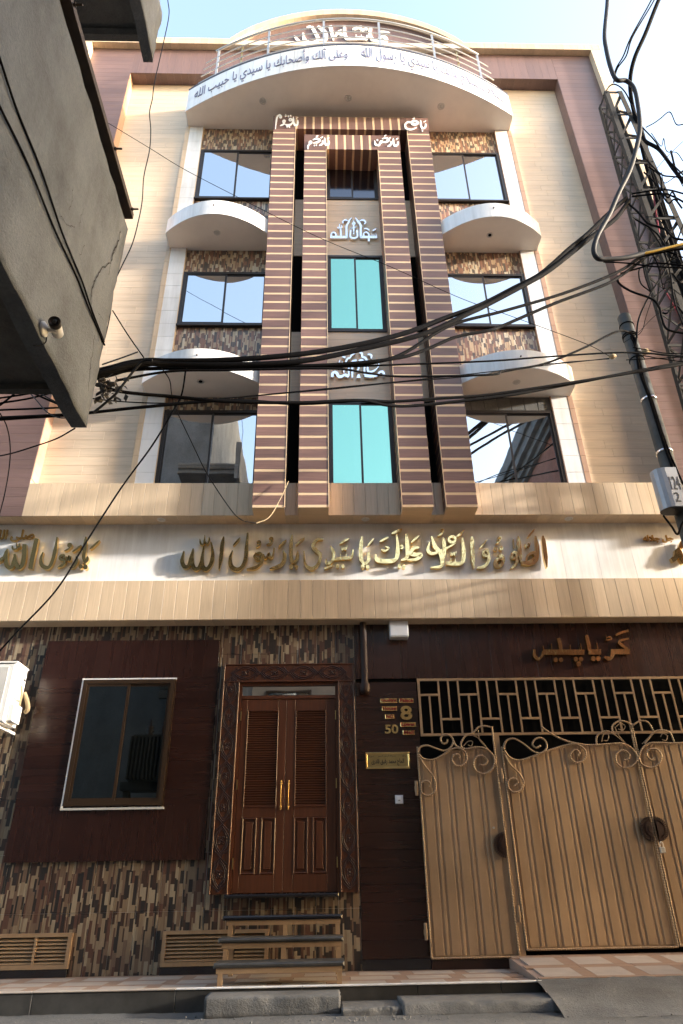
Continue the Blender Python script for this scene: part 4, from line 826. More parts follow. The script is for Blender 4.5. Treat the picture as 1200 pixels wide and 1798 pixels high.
# silver emblems on the spandrels
D = [('emblem_words', [(38, [(186,425),(320,426),(465,425)], (1, 1)), (24, [(205,412),(206,372),(238,350),(272,370),(282,412)], (1, 1)), (30, [(358,412),(358,350),(352,288)], (1, .8)), (32, [(452,420),(450,330),(450,262),(462,225),(486,188),(500,150),(540,112)], (1, .3)), (16, [(430,262),(412,246)]), (24, [(396,206),(390,176),(412,156),(440,150),(474,166)], (.8, .2)), (22, [(304,262),(318,280),(336,270),(338,212)]), (20, [(338,270),(362,282),(374,262),(372,232)]), (28, [(518,312),(518,430),(620,430),(620,312)], (1, 1)), (26, [(566,342),(566,260),(566,160)], (1, .3)), (40, [(540,222),(566,205),(592,222)], (.3, .3)), (12, [(510,286),(566,280),(622,262)]), (26, [(556,372),(578,372)], (1, 1)),
     (32, [(680,425),(680,330),(680,250),(660,205),(630,170),(594,114)], (1, .3)), (16, [(700,262),(720,248)]), (24, [(660,166),(700,150),(740,160),(758,190),(735,216)], (.2, .8)), (38, [(670,425),(800,426),(948,425)], (1, 1)), (22, [(735,412),(728,372),(765,345),(805,372),(815,412)], (1, 1)), (20, [(735,290),(780,292),(826,322)], (.8, .4)), (18, [(868,412),(856,368)]), (18, [(904,412),(892,372)]), (20, [(938,412),(922,360)]), (22, [(872,326),(900,312),(932,292)]), (30, [(812,450),(812,498)], (1, 1))])]
em = thing('silver_emblem', 'silver Arabic emblem shaped like a dome on the upper centre spandrel', 'emblem', (.6, 8.55, 11.5), None)
calligraphy(em, D, (560, 370), 1200 / 130, YW - .075, .046, M['chrome_letter'])
Eb = [('emblem_words', [(40, [(205,530),(210,470),(262,462),(300,520),(350,520),(390,500),(452,520)], (1, 1)), (24, [(450,520),(452,440),(450,345)], (1, .8)), (28, [(400,330),(430,260),(470,240),(500,200),(556,170)], (.8, .4)), (30, [(505,540),(505,430),(500,320),(520,290),(570,280)], (.7, .9)), (30, [(610,160),(650,180),(655,225),(700,245),(735,300)], (.5, .9)), (26, [(690,300),(640,275),(600,290)]), (26, [(690,310),(688,420),(690,500)], (1, 1)), (28, [(740,330),(735,420),(760,455),(830,440),(880,400)], (1, .7)), (40, [(690,510),(790,520),(880,505)], (1, 1)), (34, [(890,500),(920,460),(970,460),(985,530)], (1, 1)), (30, [(355,225),(400,240)], (.6, .9)), (26, [(735,190),(790,205),(790,255)], (.4, .8)), (18, [(275,330),(300,350),(320,275)]), (18, [(320,345),(350,340),(355,300)]), (14, [(820,320),(830,350)]), (14, [(860,315),(866,350)]), (16, [(900,310),(905,360),(880,400)]), (22, [(345,400),(375,420),(380,470)]), (26, [(540,370),(580,345),(600,400),(575,450),(610,440)]), (60, [(600,490),(600,545)], (.5, 1.2))])]
em = thing('silver_emblem', 'silver Arabic emblem behind the cables on the lower centre spandrel', 'emblem', (.6, 8.55, 8.0), None)
calligraphy(em, Eb, (560, 600), 1200 / 140, YW - .075, .046, M['chrome_letter'])
# white painted words
PWORDS = [[('painted_word', [(13, [(182,58),(184,100),(198,124)]), (13, [(214,82),(210,112),(186,124)]), (9, [(200,72),(216,62)]), (12, [(168,70),(178,92),(165,112),(140,118),(120,112)]), ring(160, 80, 8, 9), (12, [(122,88),(112,112),(88,124)]), ring(116, 92, 8, 9), (12, [(102,60),(85,50),(70,60),(62,92),(56,146)]), ring(92, 64, 6, 8), dot(148, 58, 6), dot(163, 55, 6), dot(138, 130, 6), dot(153, 130, 6), (8, [(122,62),(130,54),(124,48)])])],
  [('painted_word', [(13, [(1076,82),(1079,122),(1092,146)]), (13, [(1112,106),(1108,132),(1080,146)]), (9, [(1096,96),(1114,86)]), dot(1088, 158, 5), (13, [(1000,100),(1030,88),(1058,102),(1030,116),(1008,112)]), (13, [(1046,112),(990,98),(968,114),(974,140),(1008,150),(1048,134)]), (8, [(1020,74),(1034,68)])])],
  [('painted_word', [(13, [(402,206),(404,240),(414,262)]), (13, [(432,226),(428,250),(404,262)]), (9, [(418,214),(434,206)]), (13, [(388,226),(386,248),(362,262)]), (13, [(318,222),(345,214),(368,226),(345,240),(318,246)]), ring(302, 240, 8, 10), (11, [(300,248),(286,262),(284,288)]), dot(330, 262, 5), dot(344, 260, 5), (8, [(340,200),(356,192)]), (8, [(374,208),(390,200)])])],
  [('painted_word', [(13, [(884,210),(886,246),(898,268)]), (13, [(918,232),(912,256),(886,268)]), (9, [(902,218),(918,208)]), (13, [(868,232),(866,254),(842,268)]), (13, [(804,216),(832,210),(852,224),(826,238),(806,240)]), ring(800, 236, 7, 9), (13, [(792,232),(784,258),(760,256),(752,226)]), dot(772, 224, 6), (8, [(820,196),(834,188)]), (8, [(850,214),(866,206)])])]]
for pw in PWORDS: calligraphy(house, pw, (470, 190), 4, YP - .012, .009, M['paintw'])
AW = [('arch_words', [(22, [(100,195),(150,250),(208,278)], (.3, .8)), (32, [(195,165),(205,225),(250,268),(320,262),(352,222),(310,140),(285,100)], (.5, .8)), (18, [(232,108),(262,98),(285,104)]), (34, [(350,95),(400,130),(438,180),(430,228),(350,236)], (.5, .7)), (34, [(480,90),(498,160),(516,238)], (1, .3)), (18, [(540,160),(600,130)]), (18, [(530,206),(560,176),(612,190),(585,160)]), (32, [(632,88),(634,170),(655,222),(720,226),(800,222),(862,226),(872,190)], (1, .6)), (22, [(765,222),(752,186)]), (22, [(815,222),(808,186)]), (24, [(716,128),(760,118),(810,112)]), (24, [(800,140),(840,128),(880,124)]), (22, [(770,98),(812,96)]), (32, [(908,108),(900,180),(925,235),(985,250),(1040,262),(1075,238),(1040,208),(988,222)], (1, .6)), (16, [(992,152),(1050,152),(1112,162)])])]
calligraphy(house, AW, (500, 30), 6, YUB - .03, .026, M['paintw'])
def arc_text(body, t0, t1, z0, z1, mat):
    vs, fs = text_geo(body, 0.0, 0.5); out = []
    for u, v, w_ in vs:
        t = t0 + (t1 - t0) * u; a = Vector(arc(TX0, TX1, TYE, TYF, t)); a2 = Vector(arc(TX0, TX1, TYE, TYF, t + .001)); d = (a2 - a).normalized(); nn = Vector((d.y, -d.x)); o = a + nn * (.024 if w_ > 0 else .0135)
        out.append((o.x, o.y, z0 + (z1 - z0) * v))
    MB().add(out, fs).build('painted_line', mat, house)
arc_text('وعلى آلك وأصحابك يا سيدي يا حبيب الله', .025, .49, TZ + .09, TZ + .68, M['grey_ink']); arc_text('الصلاة والسلام عليك يا سيدي يا رسول الله', .53, .985, TZ + .09, TZ + .68, M['grey_ink'])
# house number plates
def plate(nm, s, a, c, lab):
    p0, p1 = P(*a, 8.67), P(*c, 8.67); t = thing('letter_plate', lab, 'plate', (p0.x, 8.68, p0.z), 'gold name and number plates beside the gate')
    MB().cbox(p0.x, p1.x, 8.668, 8.6945, p0.z, p1.z, .003).build('plate', M['gold'], t); h = (p1.z - p0.z)
    flat_text(s, p0.x + .012, p1.x - .012, p0.z + h * .14, p1.z - h * .1, 8.660, M['red_letter'], 'letters', t, .03, .006, True)
S = 85 / 1200
for s, u0, v0, u1, v1, lab in (('Gudiya', 185, 275, 600, 155, 'gold plate with red letters Gudiya'), ('Palace', 655, 268, 1010, 152, 'gold plate with red letters Palace'), ('House', 228, 465, 595, 350, 'gold plate with red letters House'), ('NO', 310, 665, 530, 550, 'small gold plate with red letters NO'), ('Lower', 690, 862, 1070, 745, 'gold plate with red letters Lower'), ('Mall', 750, 1060, 1030, 950, 'gold plate with red letters Mall')):
    plate('p', s, (655 + u0 * S, 1215 + v0 * S), (655 + u1 * S, 1215 + v1 * S), lab + ' on the dark wall beside the gate')
for s, u0, v0, u1, v1, lab in (('8', 690, 695, 960, 340, 'large gold numeral 8 on the dark wall'), ('50', 300, 1035, 625, 805, 'gold numerals 50 on the dark wall')):
    p0, p1 = P(655 + u0 * S, 1215 + v0 * S, 8.67), P(655 + u1 * S, 1215 + v1 * S, 8.67)
    tag(flat_text(s, p0.x, p1.x, p0.z, p1.z, 8.668, M['gold'], 'house_numeral', None, .03, .026, True), lab, 'numeral')
p0, p1 = P(643, 1350, 8.67), P(719, 1320, 8.67)
pq = thing('name_plaque', 'engraved brass name plaque with black Urdu script beside the gate', 'plaque', (p0.x, 8.68, p0.z))
MB().cbox(p0.x, p1.x, 8.676, 8.6945, p0.z, p1.z, .004).build('plate', M['brass'], pq)
b = MB(); e = .022
for (a, c, d, f) in ((p0.x, p1.x, p0.z, p0.z+e), (p0.x, p1.x, p1.z-e, p1.z), (p0.x, p0.x+e, p0.z+e, p1.z-e), (p1.x-e, p1.x, p0.z+e, p1.z-e)): b.cbox(a, c, 8.664, 8.6755, d, f, .008)
b.build('rim', M['brass'], pq)
wd = p1.x - p0.x; h = p1.z - p0.z
flat_text('الحاج محمد رفیق قادری', p0.x + .13 * wd, p1.x - .13 * wd, p0.z + .18 * h, p0.z + .6 * h, 8.6735, M['ink'], 'engraved_name', pq, .02, .002)
for a, c, s in ((.06, .19, 'يا رسول الله'), (.29, .68, 'بسم الله الرحمن الرحيم'), (.83, .92, 'يا الله')): flat_text(s, p0.x + a * wd, p0.x + c * wd, p0.z + .68 * h, p0.z + .82 * h, 8.6735, M['ink'], 'engraved_line', pq, .0, .002)
# ================================================================== air conditioner
pa, pb = P(21, 1164, 8.12), P(16, 1268, 8.12)
axr = (pa.x + pb.x) / 2; az1, az0 = pa.z, pb.z
ac = thing('air_conditioner', 'white outdoor air conditioner unit on the mosaic wall left of the window', 'air conditioner', (axr - .4, 8.3, az0))
MB().cbox(axr - .85, axr, 8.12, 8.46, az0, az1, .02).build('casing', M['acw'], ac); MB().box(axr - .86, axr + .012, 8.11, 8.47, az1 + .001, az1 + .02).build('lid', M['acw'], ac)
MB().cbox(axr - .80, axr - .075, 8.114, 8.119, az0 + .05, az1 - .05, .002).build('front_panel', M['acgrey'], ac)
MB().cbox(axr + .001, axr + .075, 8.16, 8.36, az0 + .02, az0 + .22, .012).build('valve_cover', M['acw'], ac); MB().cbox(axr + .001, axr + .03, 8.22, 8.40, az0 + .30, az1 - .09, .01).build('handle_cover', M['acw'], ac)
MB().cbox(axr + .0305, axr + .034, 8.34, 8.385, az1 - .16, az1 - .13, .001).build('slot', M['ink'], ac)
cx, cz, r = axr - .245, az1 - .125, .062
for s, m in ((1, 'bluep'), (-1, 'redp')):
    pl = [(r * math.cos(a), s * .006 + s * r * math.sin(a)) for a in [math.pi * i / 14 for i in range(15)]]
    MB().prism(pl if s > 0 else pl[::-1], lambda u, v, w_: (cx + u, w_, cz + v), 8.1105, 8.1135).build('logo_half', M[m], ac)
flat_text('GREE', axr - .42, axr - .15, az1 - .262, az1 - .222, 8.1105, M['ink'], 'logo_letters', ac, .0, .003, True); flat_text('Inverter', axr - .42, axr - .195, az1 - .335, az1 - .305, 8.1105, M['greenp'], 'logo_letters', ac, 0, .003, True)
for k in range(2): MB().tube(smooth([(axr + .03, 8.30 + .03 * k, az1 - .22), (axr + .05, 8.31 + .03 * k, az0 + .36), (axr + .055, 8.30 + .03 * k, az0 + .21)], 6), .007, 6).build('wire', M['rope'], ac)
MB().tube(smooth([(axr + .03, 8.42, az0 + .42), (axr + .07, 8.46, az0 + .33), (axr + .085, 8.5, az0 + .24), (axr + .05, 8.52, az0 + .2)], 6), .026, 10).build('insulated_pipe', M['rope'], ac)
for x in (axr - .7, axr - .12): MB().box(x, x + .03, 8.13, 8.698, az0 - .035, az0 - .002).build('bracket', M['acw'], ac)
# ================================================================== neighbouring building on the near left
nb = thing('concrete_building', 'grey cement rendered building with overhanging cracked wall beside the lane', 'building', (-3.0, 2.5, 0))
MB().box(-9, -2.75, -6, 3.2, -.1, 14).build('body', M['conc_wall'], nb)
def rough_wall(x0, x1, y0, y1, z0, z1, mat, nm, par, ny=40, nz=30, j=.012):
    b = MB(); gw_ = []
    for i in range(ny + 1):
        for k in range(nz + 1):
            y = y0 + (y1 - y0) * i / ny; z = z0 + (z1 - z0) * k / nz; e = j if i in (0, ny) or k in (0, nz) else 0
            gw_.append((y + random.uniform(-e, e) * (1.3 if i == ny else .6), z + random.uniform(-e, e)))
    for xx in (x1, x0): b.v += [(xx + (random.uniform(-.004, .004)), y, z) for y, z in gw_]
    N = (ny + 1) * (nz + 1); idx = lambda i, k: i * (nz + 1) + k
    for i in range(ny):
        for k in range(nz):
            q = [idx(i, k), idx(i + 1, k), idx(i + 1, k + 1), idx(i, k + 1)]; b.f.append(q); b.f.append([N + v for v in q[::-1]]); b.sm += [True, True]
    rim = [idx(i, 0) for i in range(ny)] + [idx(ny, k) for k in range(nz)] + [idx(i, nz) for i in range(ny, 0, -1)] + [idx(0, k) for k in range(nz, 0, -1)]
    for a, c in zip(rim, rim[1:] + rim[:1]): b.f.append([a, N + a, N + c, c]); b.sm.append(False)
    return b.build(nm, mat, par)
NX = -1.90
wl_ = rough_wall(NX - .125, NX, -1.5, 4.47, 4.03, 6.42, M['conc_wall'], 'overhang_wall', nb)
MB().box(-2.75, NX - .126, -1.5, 4.02, 4.10, 4.28).build('overhang_slab', M['conc_dark'], nb)
rough_wall(-3.2, NX - .125, 4.0, 4.06, 4.06, 4.30, M['conc_dark'], 'slab_edge', nb, 2, 6, .02)
rough_wall(NX - .10, NX + .01, -1.5, 4.19, 8.90, 9.85, M['conc_wall'], 'upper_fascia', nb, 30, 10, .022)
MB().box(-3.3, NX - .101, -1.5, 3.99, 9.12, 9.30).build('upper_slab', M['conc_dark'], nb)
rough_wall(-3.3, NX - .101, 3.98, 4.08, 9.08, 9.34, M['conc_dark'], 'upper_slab_edge', nb, 2, 8, .03)
# angle iron lying along the wall top, with bolts
MB().box(NX - .05, NX + .055, -1.0, 4.42, 6.50, 6.508).box(NX + .047, NX + .055, -1.0, 4.42, 6.508, 6.57).build('angle_iron', M['rust'], nb)
for y in (1.2, 2.6, 3.72, 4.33): MB().cyl((NX + .05, y, 6.53), (1, 0, 0), .009, .075, 8).cyl((NX + .062, y, 6.53), (1, 0, 0), .017, .012, 6).build('bolt', M['rust'], nb); MB().box(NX - .06, NX - .03, y - .02, y + .02, 6.40, 6.5).build('bracket', M['rust'], nb)
def on_wall(pts, s=1, ox=0, oy=0, x=NX + .006): return [PX(ox + u / s, oy + v / s, x) for u, v in pts]
def ribbon(b, pts, wd):
    for i in range(len(pts) - 1):
        a, c = pts[i], pts[i + 1]; d = (c - a); n = Vector((0, -d.z, d.y)).normalized() * wd * random.uniform(.3, .7)
        b.add([a - n, c - n, c + n, a + n], [(0, 1, 2, 3)])
    return b
def crackline(pts, wd):
    q = on_wall(pts); out = []
    for a, c in zip(q, q[1:]):
        for i in range(6): p = a.lerp(c, i / 6); out.append(p + Vector((0, random.uniform(-.012, .012), random.uniform(-.012, .012))))
    return ribbon(MB(), out, wd)
for pts, wd in (([(213,403),(207,428),(200,440),(195,463),(180,470),(168,490),(163,505),(160,540)], .010), ([(206,430),(197,455),(190,485)], .006), ([(167,588),(162,625),(158,655),(155,690)], .007), ([(107,380),(120,395),(135,400)], .004), ([(148,368),(142,380),(140,403)], .003), ([(128,328),(128,350),(120,372)], .003), ([(170,545),(180,560),(184,570)], .004), ([(150,430),(141,448),(146,480)], .003)):
    crackline(pts, wd).build('crack', M['crack'], nb)
# ================================================================== camera on the wall
q = PX(76, 578, NX + .004)
cc = thing('security_camera', 'white bullet security camera on the cracked cement wall', 'security camera', tuple(q))
MB().lathe(q, (1, 0, 0), [(0, .055), (.012, .055), (.018, .045), (.03, .018)], 18).build('base', M['camw'], cc)
e = q + Vector((.075, .03, .0)); MB().tube(smooth([q + Vector((.02, 0, 0)), q + Vector((.06, .01, -.005)), e], 5), .014, 8).build('arm', M['camw'], cc)
ax = Vector((.22, -.92, -.20)).normalized()
bk = e + Vector((0, 0, .03)) - ax * .07
MB().lathe(bk, ax, [(0, .02), (.01, .038), (.13, .038), (.135, .034)], 18).build('housing', M['camw'], cc)
MB().lathe(bk + ax * .128, ax, [(0, .041), (.04, .041), (.045, .036), (.036, .033), (.034, .001)], 18).build('hood', M['frame'], cc)
MB().lathe(bk + ax * .160, ax, [(0, .022), (.006, .02), (.011, .012), (.012, .001)], 14).build('lens', M['lens'], cc)
# ================================================================== poles on the right
PYY = 7.6
pt, pbm = P(1097, 556, PYY), P(1180, 845, PYY); pxm = (pt.x + pbm.x) / 2
rp = thing('utility_pole', 'round grey steel pole with strapped cables in front of the right panel', 'pole', (pxm, PYY, -.12))
MB().lathe((pxm, PYY, -.13), (0, 0, 1), [(0, .115), (4, .105), (pt.z + .13 - .02, .098), (pt.z + .13, .09)], 24).build('shaft', M['pole'], rp)
for px, py in ((1133, 697), (1163, 790), (1180, 868)):
    z = P(px, py, PYY - .1).z
    MB().lathe((pxm, PYY, z), (0, 0, 1), [(0, .1075), (0, .112), (.035, .112), (.035, .1075)], 24).build('strap', M['shiny'], rp)
for z in (pt.z - .22, pt.z - .42, pt.z - .46, pt.z - .9): MB().lathe((pxm, PYY, z), (.08, .05, 1), [(0, .101), (0, .109), (.02, .109), (.02, .101)], 20).build('wire_tie', M['cable'], rp)
mb_ = P(1172, 872, PYY - .1)
mbx = thing('meter_box', 'grey metal box marked 124 strapped low on the round pole', 'meter box', (mb_.x - .2, PYY - .1, mb_.z - .3))
bx1 = pxm - .09; bz0, bz1 = P(1165, 905, PYY).z, P(1165, 838, PYY).z; byc = PYY - .12
pl = []
for i in range(9): a = math.pi * (.5 + i / 8); pl.append((bx1 - .12 + .13 * math.cos(a), byc + .13 * math.sin(a)))
pl += [(bx1 + .03, byc - .13), (bx1 + .03, byc + .13)]
MB().prism(pl, lambda u, v, w_: (u, v, w_), bz0, bz1).build('casing', M['boxg'], mbx); MB().prism([(u * 1.0 + (u - bx1) * .04, byc + (v - byc) * .8) for u, v in pl], lambda u, v, w_: (u, v, w_), bz0 - .01, bz0 - .002).build('underside', M['ink'], mbx)
flat_text('124', bx1 - .105, bx1 + .022, bz0 + .24, bz0 + .44, byc - .1335, M['ink'], 'hand_marking', mbx, .0, .003, True); flat_text('2', bx1 - .10, bx1 - .03, bz0 + .06, bz0 + .2, byc - .1335, M['ink'], 'hand_marking', mbx, .0, .003, True)
lt = thing('lattice_pole', 'tall dark steel lattice mast hung with cables at the right of the house', 'lattice mast', (5.7, 7.6, -.12))
LCX, LCY, LZT = 5.70, 7.60, 14.33
def leg(sx, sy, z): h = .173 + .0235 * (LZT - z); return Vector((LCX + sx * h, LCY + sy * h, z))
for sx in (-1, 1):
    for sy in (-1, 1):
        b = MB(); th = .014; wd = .086
        a, c = leg(sx, sy, -.13), leg(sx, sy, LZT)
        for (dx, dy, ex, ey) in ((0, 0, -sx * wd, -sy * th), (0, -sy * th, -sx * th, -sy * wd)):
            vs = []
            for p in (a, c):
                xs, ys = sorted((p.x + dx, p.x + ex)), sorted((p.y + dy, p.y + ey)); vs += [(xs[0], ys[0], p.z), (xs[1], ys[0], p.z), (xs[1], ys[1], p.z), (xs[0], ys[1], p.z)]
            b.add(vs, [(0,3,2,1),(4,5,6,7),(0,1,5,4),(1,2,6,5),(2,3,7,6),(3,0,4,7)])
        b.build('leg', M['galv'], lt)
def flat(a, c, nrm, wd, nm='brace'):
    d = (c - a).normalized(); s = d.cross(nrm).normalized() * wd / 2; t = Vector(nrm) * .006
    MB().add([a - s - t, a + s - t, a + s + t, a - s + t, c - s - t, c + s - t, c + s + t, c - s + t], [(0,1,2,3),(4,7,6,5),(0,4,5,1),(1,5,6,2),(2,6,7,3),(3,7,4,0)]).build(nm, M['galv'], lt)
z = LZT - .02; k = 0
while z > 3.0:
    z2 = z - .77
    for (A_, B_, nr) in (((-1, -1), (1, -1), (0, -1, 0)), ((-1, 1), (-1, -1), (-1, 0, 0)), ((1, 1), (-1, 1), (0, 1, 0)), ((1, -1), (1, 1), (1, 0, 0))):
        n_ = Vector(nr) * -.02
        flat(leg(*A_, z) + n_, leg(*B_, z) + n_, Vector(nr), .05, 'strut'); flat(leg(*A_, z2) + n_ * 1.7, leg(*B_, z - .03) + n_ * 1.7, Vector(nr), .04)
    z = z2; k += 1
# ================================================================== cables
def cable(pts, r, lab, mat='cable', grp=None, nm='cable', sides=6):
    q = smooth([P(*p) for p in pts], 9); b = MB().tube(q, r, sides)
    return tag(b.build(nm, M[mat]), lab, 'cable', grp)
G1 = 'black cables strung across the street'
L1 = 'black cable in the bundle strung across the house front'
Yc = 6.0
def mk(pts, y0, y1):
    n = len(pts) - 1; return [(u, v, y0 + (y1 - y0) * i / n) for i, (u, v) in enumerate(pts)]
cable(mk([(-60,668),(75,668),(179,650),(225,638),(262,633),(300,634),(400,632),(526,622),(630,605),(714,584),(783,558),(845,535),(902,506),(951,480),(1000,437),(1033,410),(1067,377),(1100,348)], 5.6, 7.3), 0.0364, 'thick black cable of the bundle climbing to the lattice mast', 'cable', 'thick cables of the bundle')
cable(mk([(-60,672),(75,672),(179,655),(225,642),(262,638),(300,640),(400,641),(530,634),(645,611),(745,586),(822,551),(850,538),(920,501),(960,478),(1003,445),(1040,415),(1080,385),(1105,352)], 5.55, 7.3), 0.0364, 'thick black cable of the bundle climbing to the lattice mast', 'cable', 'thick cables of the bundle')
cable(mk([(-60,664),(75,676),(179,662),(240,645),(300,637),(400,643),(569,641),(691,630),(745,615),(800,592),(860,580),(885,571),(976,532),(1060,501),(1092,483),(1130,455)], 5.7, 7.3), 0.0238, 'medium black cable of the bundle climbing to the lattice mast', 'cable', 'medium cables of the bundle')
cable(mk([(-60,678),(60,672),(179,659),(250,648),(400,646),(576,643),(691,628),(790,572),(885,546),(990,515),(1084,478),(1130,448)], 5.65, 7.3), 0.0238, 'medium black cable of the bundle climbing to the lattice mast', 'cable', 'medium cables of the bundle')
cable(mk([(0,656),(70,661),(179,657),(250,640),(400,649),(576,645),(707,640),(860,634),(955,627),(1095,619),(1200,625)], 5.8, 7.2), 0.0140, 'black cable running almost level from the bundle past the round pole', 'cable', None)
cable(mk([(205,668),(300,652),(400,650),(580,647),(645,655),(707,661),(860,658),(885,651),(955,639),(1025,611),(1081,583),(1108,583)], 5.8, 7.4), 0.0154, 'black cable rising from the bundle to hook over the round pole top', 'cable', None)
cable(mk([(0,680),(60,672),(165,700),(300,708),(400,699),(576,684),(691,672),(860,657),(955,640),(1070,630)], 5.9, 7.3), 0.0084, 'thin black wire from the tangle to the jute binding at the round pole', 'cable', 'thin wires to the jute binding')
cable(mk([(0,736),(110,729),(165,724),(250,715),(400,703),(526,709),(630,703),(691,705),(780,699),(860,693),(990,674),(1095,657),(1182,643),(1240,632)], 5.9, 7.2), 0.0196, 'black cable crossing nearly level below the bundle to the mast', 'cable', 'level cables below the bundle')
cable(mk([(160,672),(205,686),(250,692),(300,696),(400,705),(526,707),(630,703),(684,712),(745,711),(885,695),(976,679),(1100,655),(1240,628)], 5.6, 7.2), 0.0210, 'black cable crossing nearly level below the bundle to the mast', 'cable', 'level cables below the bundle')
cable(mk([(0,732),(105,727),(165,723),(260,712),(400,699),(576,682),(760,664),(955,642),(1070,629)], 5.95, 7.3), 0.0070, 'thin black wire from the tangle to the jute binding at the round pole', 'cable', 'thin wires to the jute binding')
L2 = 'thin black cable in the tangle at the left end of the bundle'; G2 = 'tangled cables at the left'
for pts in ([(0,690),(40,686),(82,681),(150,672)], [(0,699),(40,693),(90,683),(160,668)], [(0,708),(50,700),(95,689),(165,676)], [(0,720),(50,718),(98,716),(160,712)], [(0,712),(25,692),(45,672),(75,664)], [(5,660),(40,680),(80,700),(120,716)], [(0,650),(20,658),(50,663),(80,660)]): cable(mk(pts, 5.7, 5.6), .011, L2, 'cable', G2)
cable(mk([(37,672),(62,700),(85,725),(112,734),(140,725),(160,700),(168,660),(176,615),(185,592),(195,545),(198,505),(213,470),(232,430),(243,390),(250,353),(253,310),(263,263),(265,227),(263,197),(268,173),(272,143),(287,77),(297,27),(295,0),(292,-40)], 5.2, 4.2), .006, 'thin cable looping down past the cracked wall from the slab above', 'cable_g')
cable(mk([(70,690),(100,706),(137,716),(152,700),(160,650),(172,610),(182,598)], 4.5, 4.42), .005, 'grey cable loop hanging on the lower corner of the cracked wall', 'cable_g')
cable(mk([(268,632),(252,634),(238,648),(222,668),(205,690),(185,708),(165,724)], 5.2, 5.3), 0.0140, 'pale grey cable curling under the bundle by the cracked wall corner', 'cable_g')
cable(mk([(182,211),(263,260),(320,295),(400,337),(554,414),(685,468),(780,511),(831,532),(892,553),(1025,602),(1070,625)], 7.0, 7.4), .005, 'single thin wire slanting down across the upper storeys to the round pole', 'cable')
cable(mk([(198,545),(225,588),(253,628)], 5.4, 5.6), 0.0070, 'short thin wire from the cracked wall to the cable bundle', 'cable')
cable(mk([(180,640),(215,628),(242,618)], 5.3, 5.5), 0.0084, 'short grey wire end above the cable bundle', 'cable_g')
cable(mk([(327,645),(320,690),(307,717),(267,783),(213,857),(153,950),(100,1035),(30,1110),(-20,1165)], 6.0, 7.6), 0.0105, 'black wire running down from the bundle past the left gold letters to the air conditioner', 'cable')
cable(mk([(283,645),(298,667),(302,693),(310,720),(340,783),(363,830),(400,887),(423,912),(450,919)], 6.0, 7.9), 0.0070, 'thin wire dropping from the bundle to the foot of the left outer pilaster', 'cable')
cable(mk([(450,919),(473,908),(492,877),(507,845)], 7.9, 8.08), .006, 'loose pale wire end hanging at the foot of the left outer pilaster', 'rope')
cable(mk([(132,752),(100,770),(60,784),(17,797),(-30,806)], 5.6, 6.4), .008, 'black wire sagging from the cracked wall corner to the left', 'cable')
cable(mk([(0,725),(12,748),(18,780),(17,817),(8,870),(-8,930)], 6.4, 7.4), .007, 'thin black wire hanging in front of the brown left frame', 'cable')
for pts, r in (([(-20,45),(0,103),(30,193),(73,300),(110,410),(143,490),(160,540),(183,600)], .008), ([(-20,140),(0,187),(50,290),(97,405),(130,475),(158,545),(184,606)], .008)):
    tag(MB().tube(smooth([PX(u, v, NX + .012) for u, v in pts], 8), r, 6).build('cable', M['cable']), 'black cable clipped down the cracked cement wall', 'cable', 'cables clipped on the cracked wall')
tag(MB().tube(smooth([PX(u, v, NX + .012) for u, v in [(82,585), (81,600), (72,606), (60,607)]], 6), .004, 5).build('cable', M['cable']), 'short black lead of the security camera', 'cable')
# heavy cables at the lattice mast
cable(mk([(1068,-60),(1067,0),(1062,58),(1065,87),(1073,120),(1083,140),(1100,142),(1114,156),(1121,188),(1124,222),(1120,250),(1107,297),(1087,338),(1070,377),(1050,413),(1043,438),(1049,453),(1067,455),(1102,452),(1150,440),(1230,428)], 6.60, 7.11), .030 * 1.27, 'thickest grey cable looping over and in front of the lattice mast', 'cable_g', None, 'cable', 10)
cable(mk([(1102,450),(1140,443),(1180,433),(1230,420)], 7.09, 6.99), .016 * 1.27, 'yellow cable beside the thick grey cable on the lattice mast', 'yellow')
cable(mk([(1180,-45),(1157,0),(1134,58),(1115,101),(1107,139),(1110,180),(1125,240)], 6.35, 7.49), .030 * 1.27, 'thick straight black cable rising from the mast top into the sky', 'cable', None, 'cable', 8)
for dx in (0, 5): cable(mk([(1160+dx,-40),(1144+dx,0),(1109+dx*.5,64),(1095+dx,98),(1082+dx*.4,121),(1078,145)], 6.73, 7.49), .012 * 1.27, 'twisted thinner black cable rising from the mast top beside the thick one', 'cable', 'twin cables rising from the mast')
cable(mk([(1060,168),(1072,150),(1085,150),(1100,165),(1118,205),(1128,223),(1150,247),(1170,277),(1200,307),(1240,350)], 7.49, 6.99), .010 * 1.27, 'thin cable leaving the mast top down to the right', 'cable')
L3 = 'black cable fanning out to the right from the lattice mast'; G3 = 'cables fanning out from the mast'
for pts, r in (([(1125,225),(1133,247),(1158,263),(1183,297),(1205,325),(1240,370)], .026), ([(1150,300),(1170,277),(1200,248),(1230,222)], .004), ([(1135,280),(1160,305),(1180,310),(1230,312)], .010), ([(1110,340),(1165,333),(1200,340),(1240,352)], .012), ([(1110,345),(1162,340),(1182,345),(1205,358),(1240,385)], .013), ([(1095,350),(1120,372),(1138,392),(1167,402),(1183,417),(1205,422),(1240,428)], .014), ([(1140,400),(1160,430),(1175,470),(1185,530),(1200,570)], .010), ([(1060,460),(1100,462),(1150,468),(1240,472)], .010), ([(1080,455),(1130,450),(1190,438),(1240,436)], .013), ([(1090,480),(1125,470),(1150,462),(1200,466),(1240,468)], .012)): cable(mk(pts, 7.30, 6.99), r * 1.27, L3, 'cable', G3)
L4 = 'black cable running down along the lattice mast'; G4 = 'cables tied along the mast'
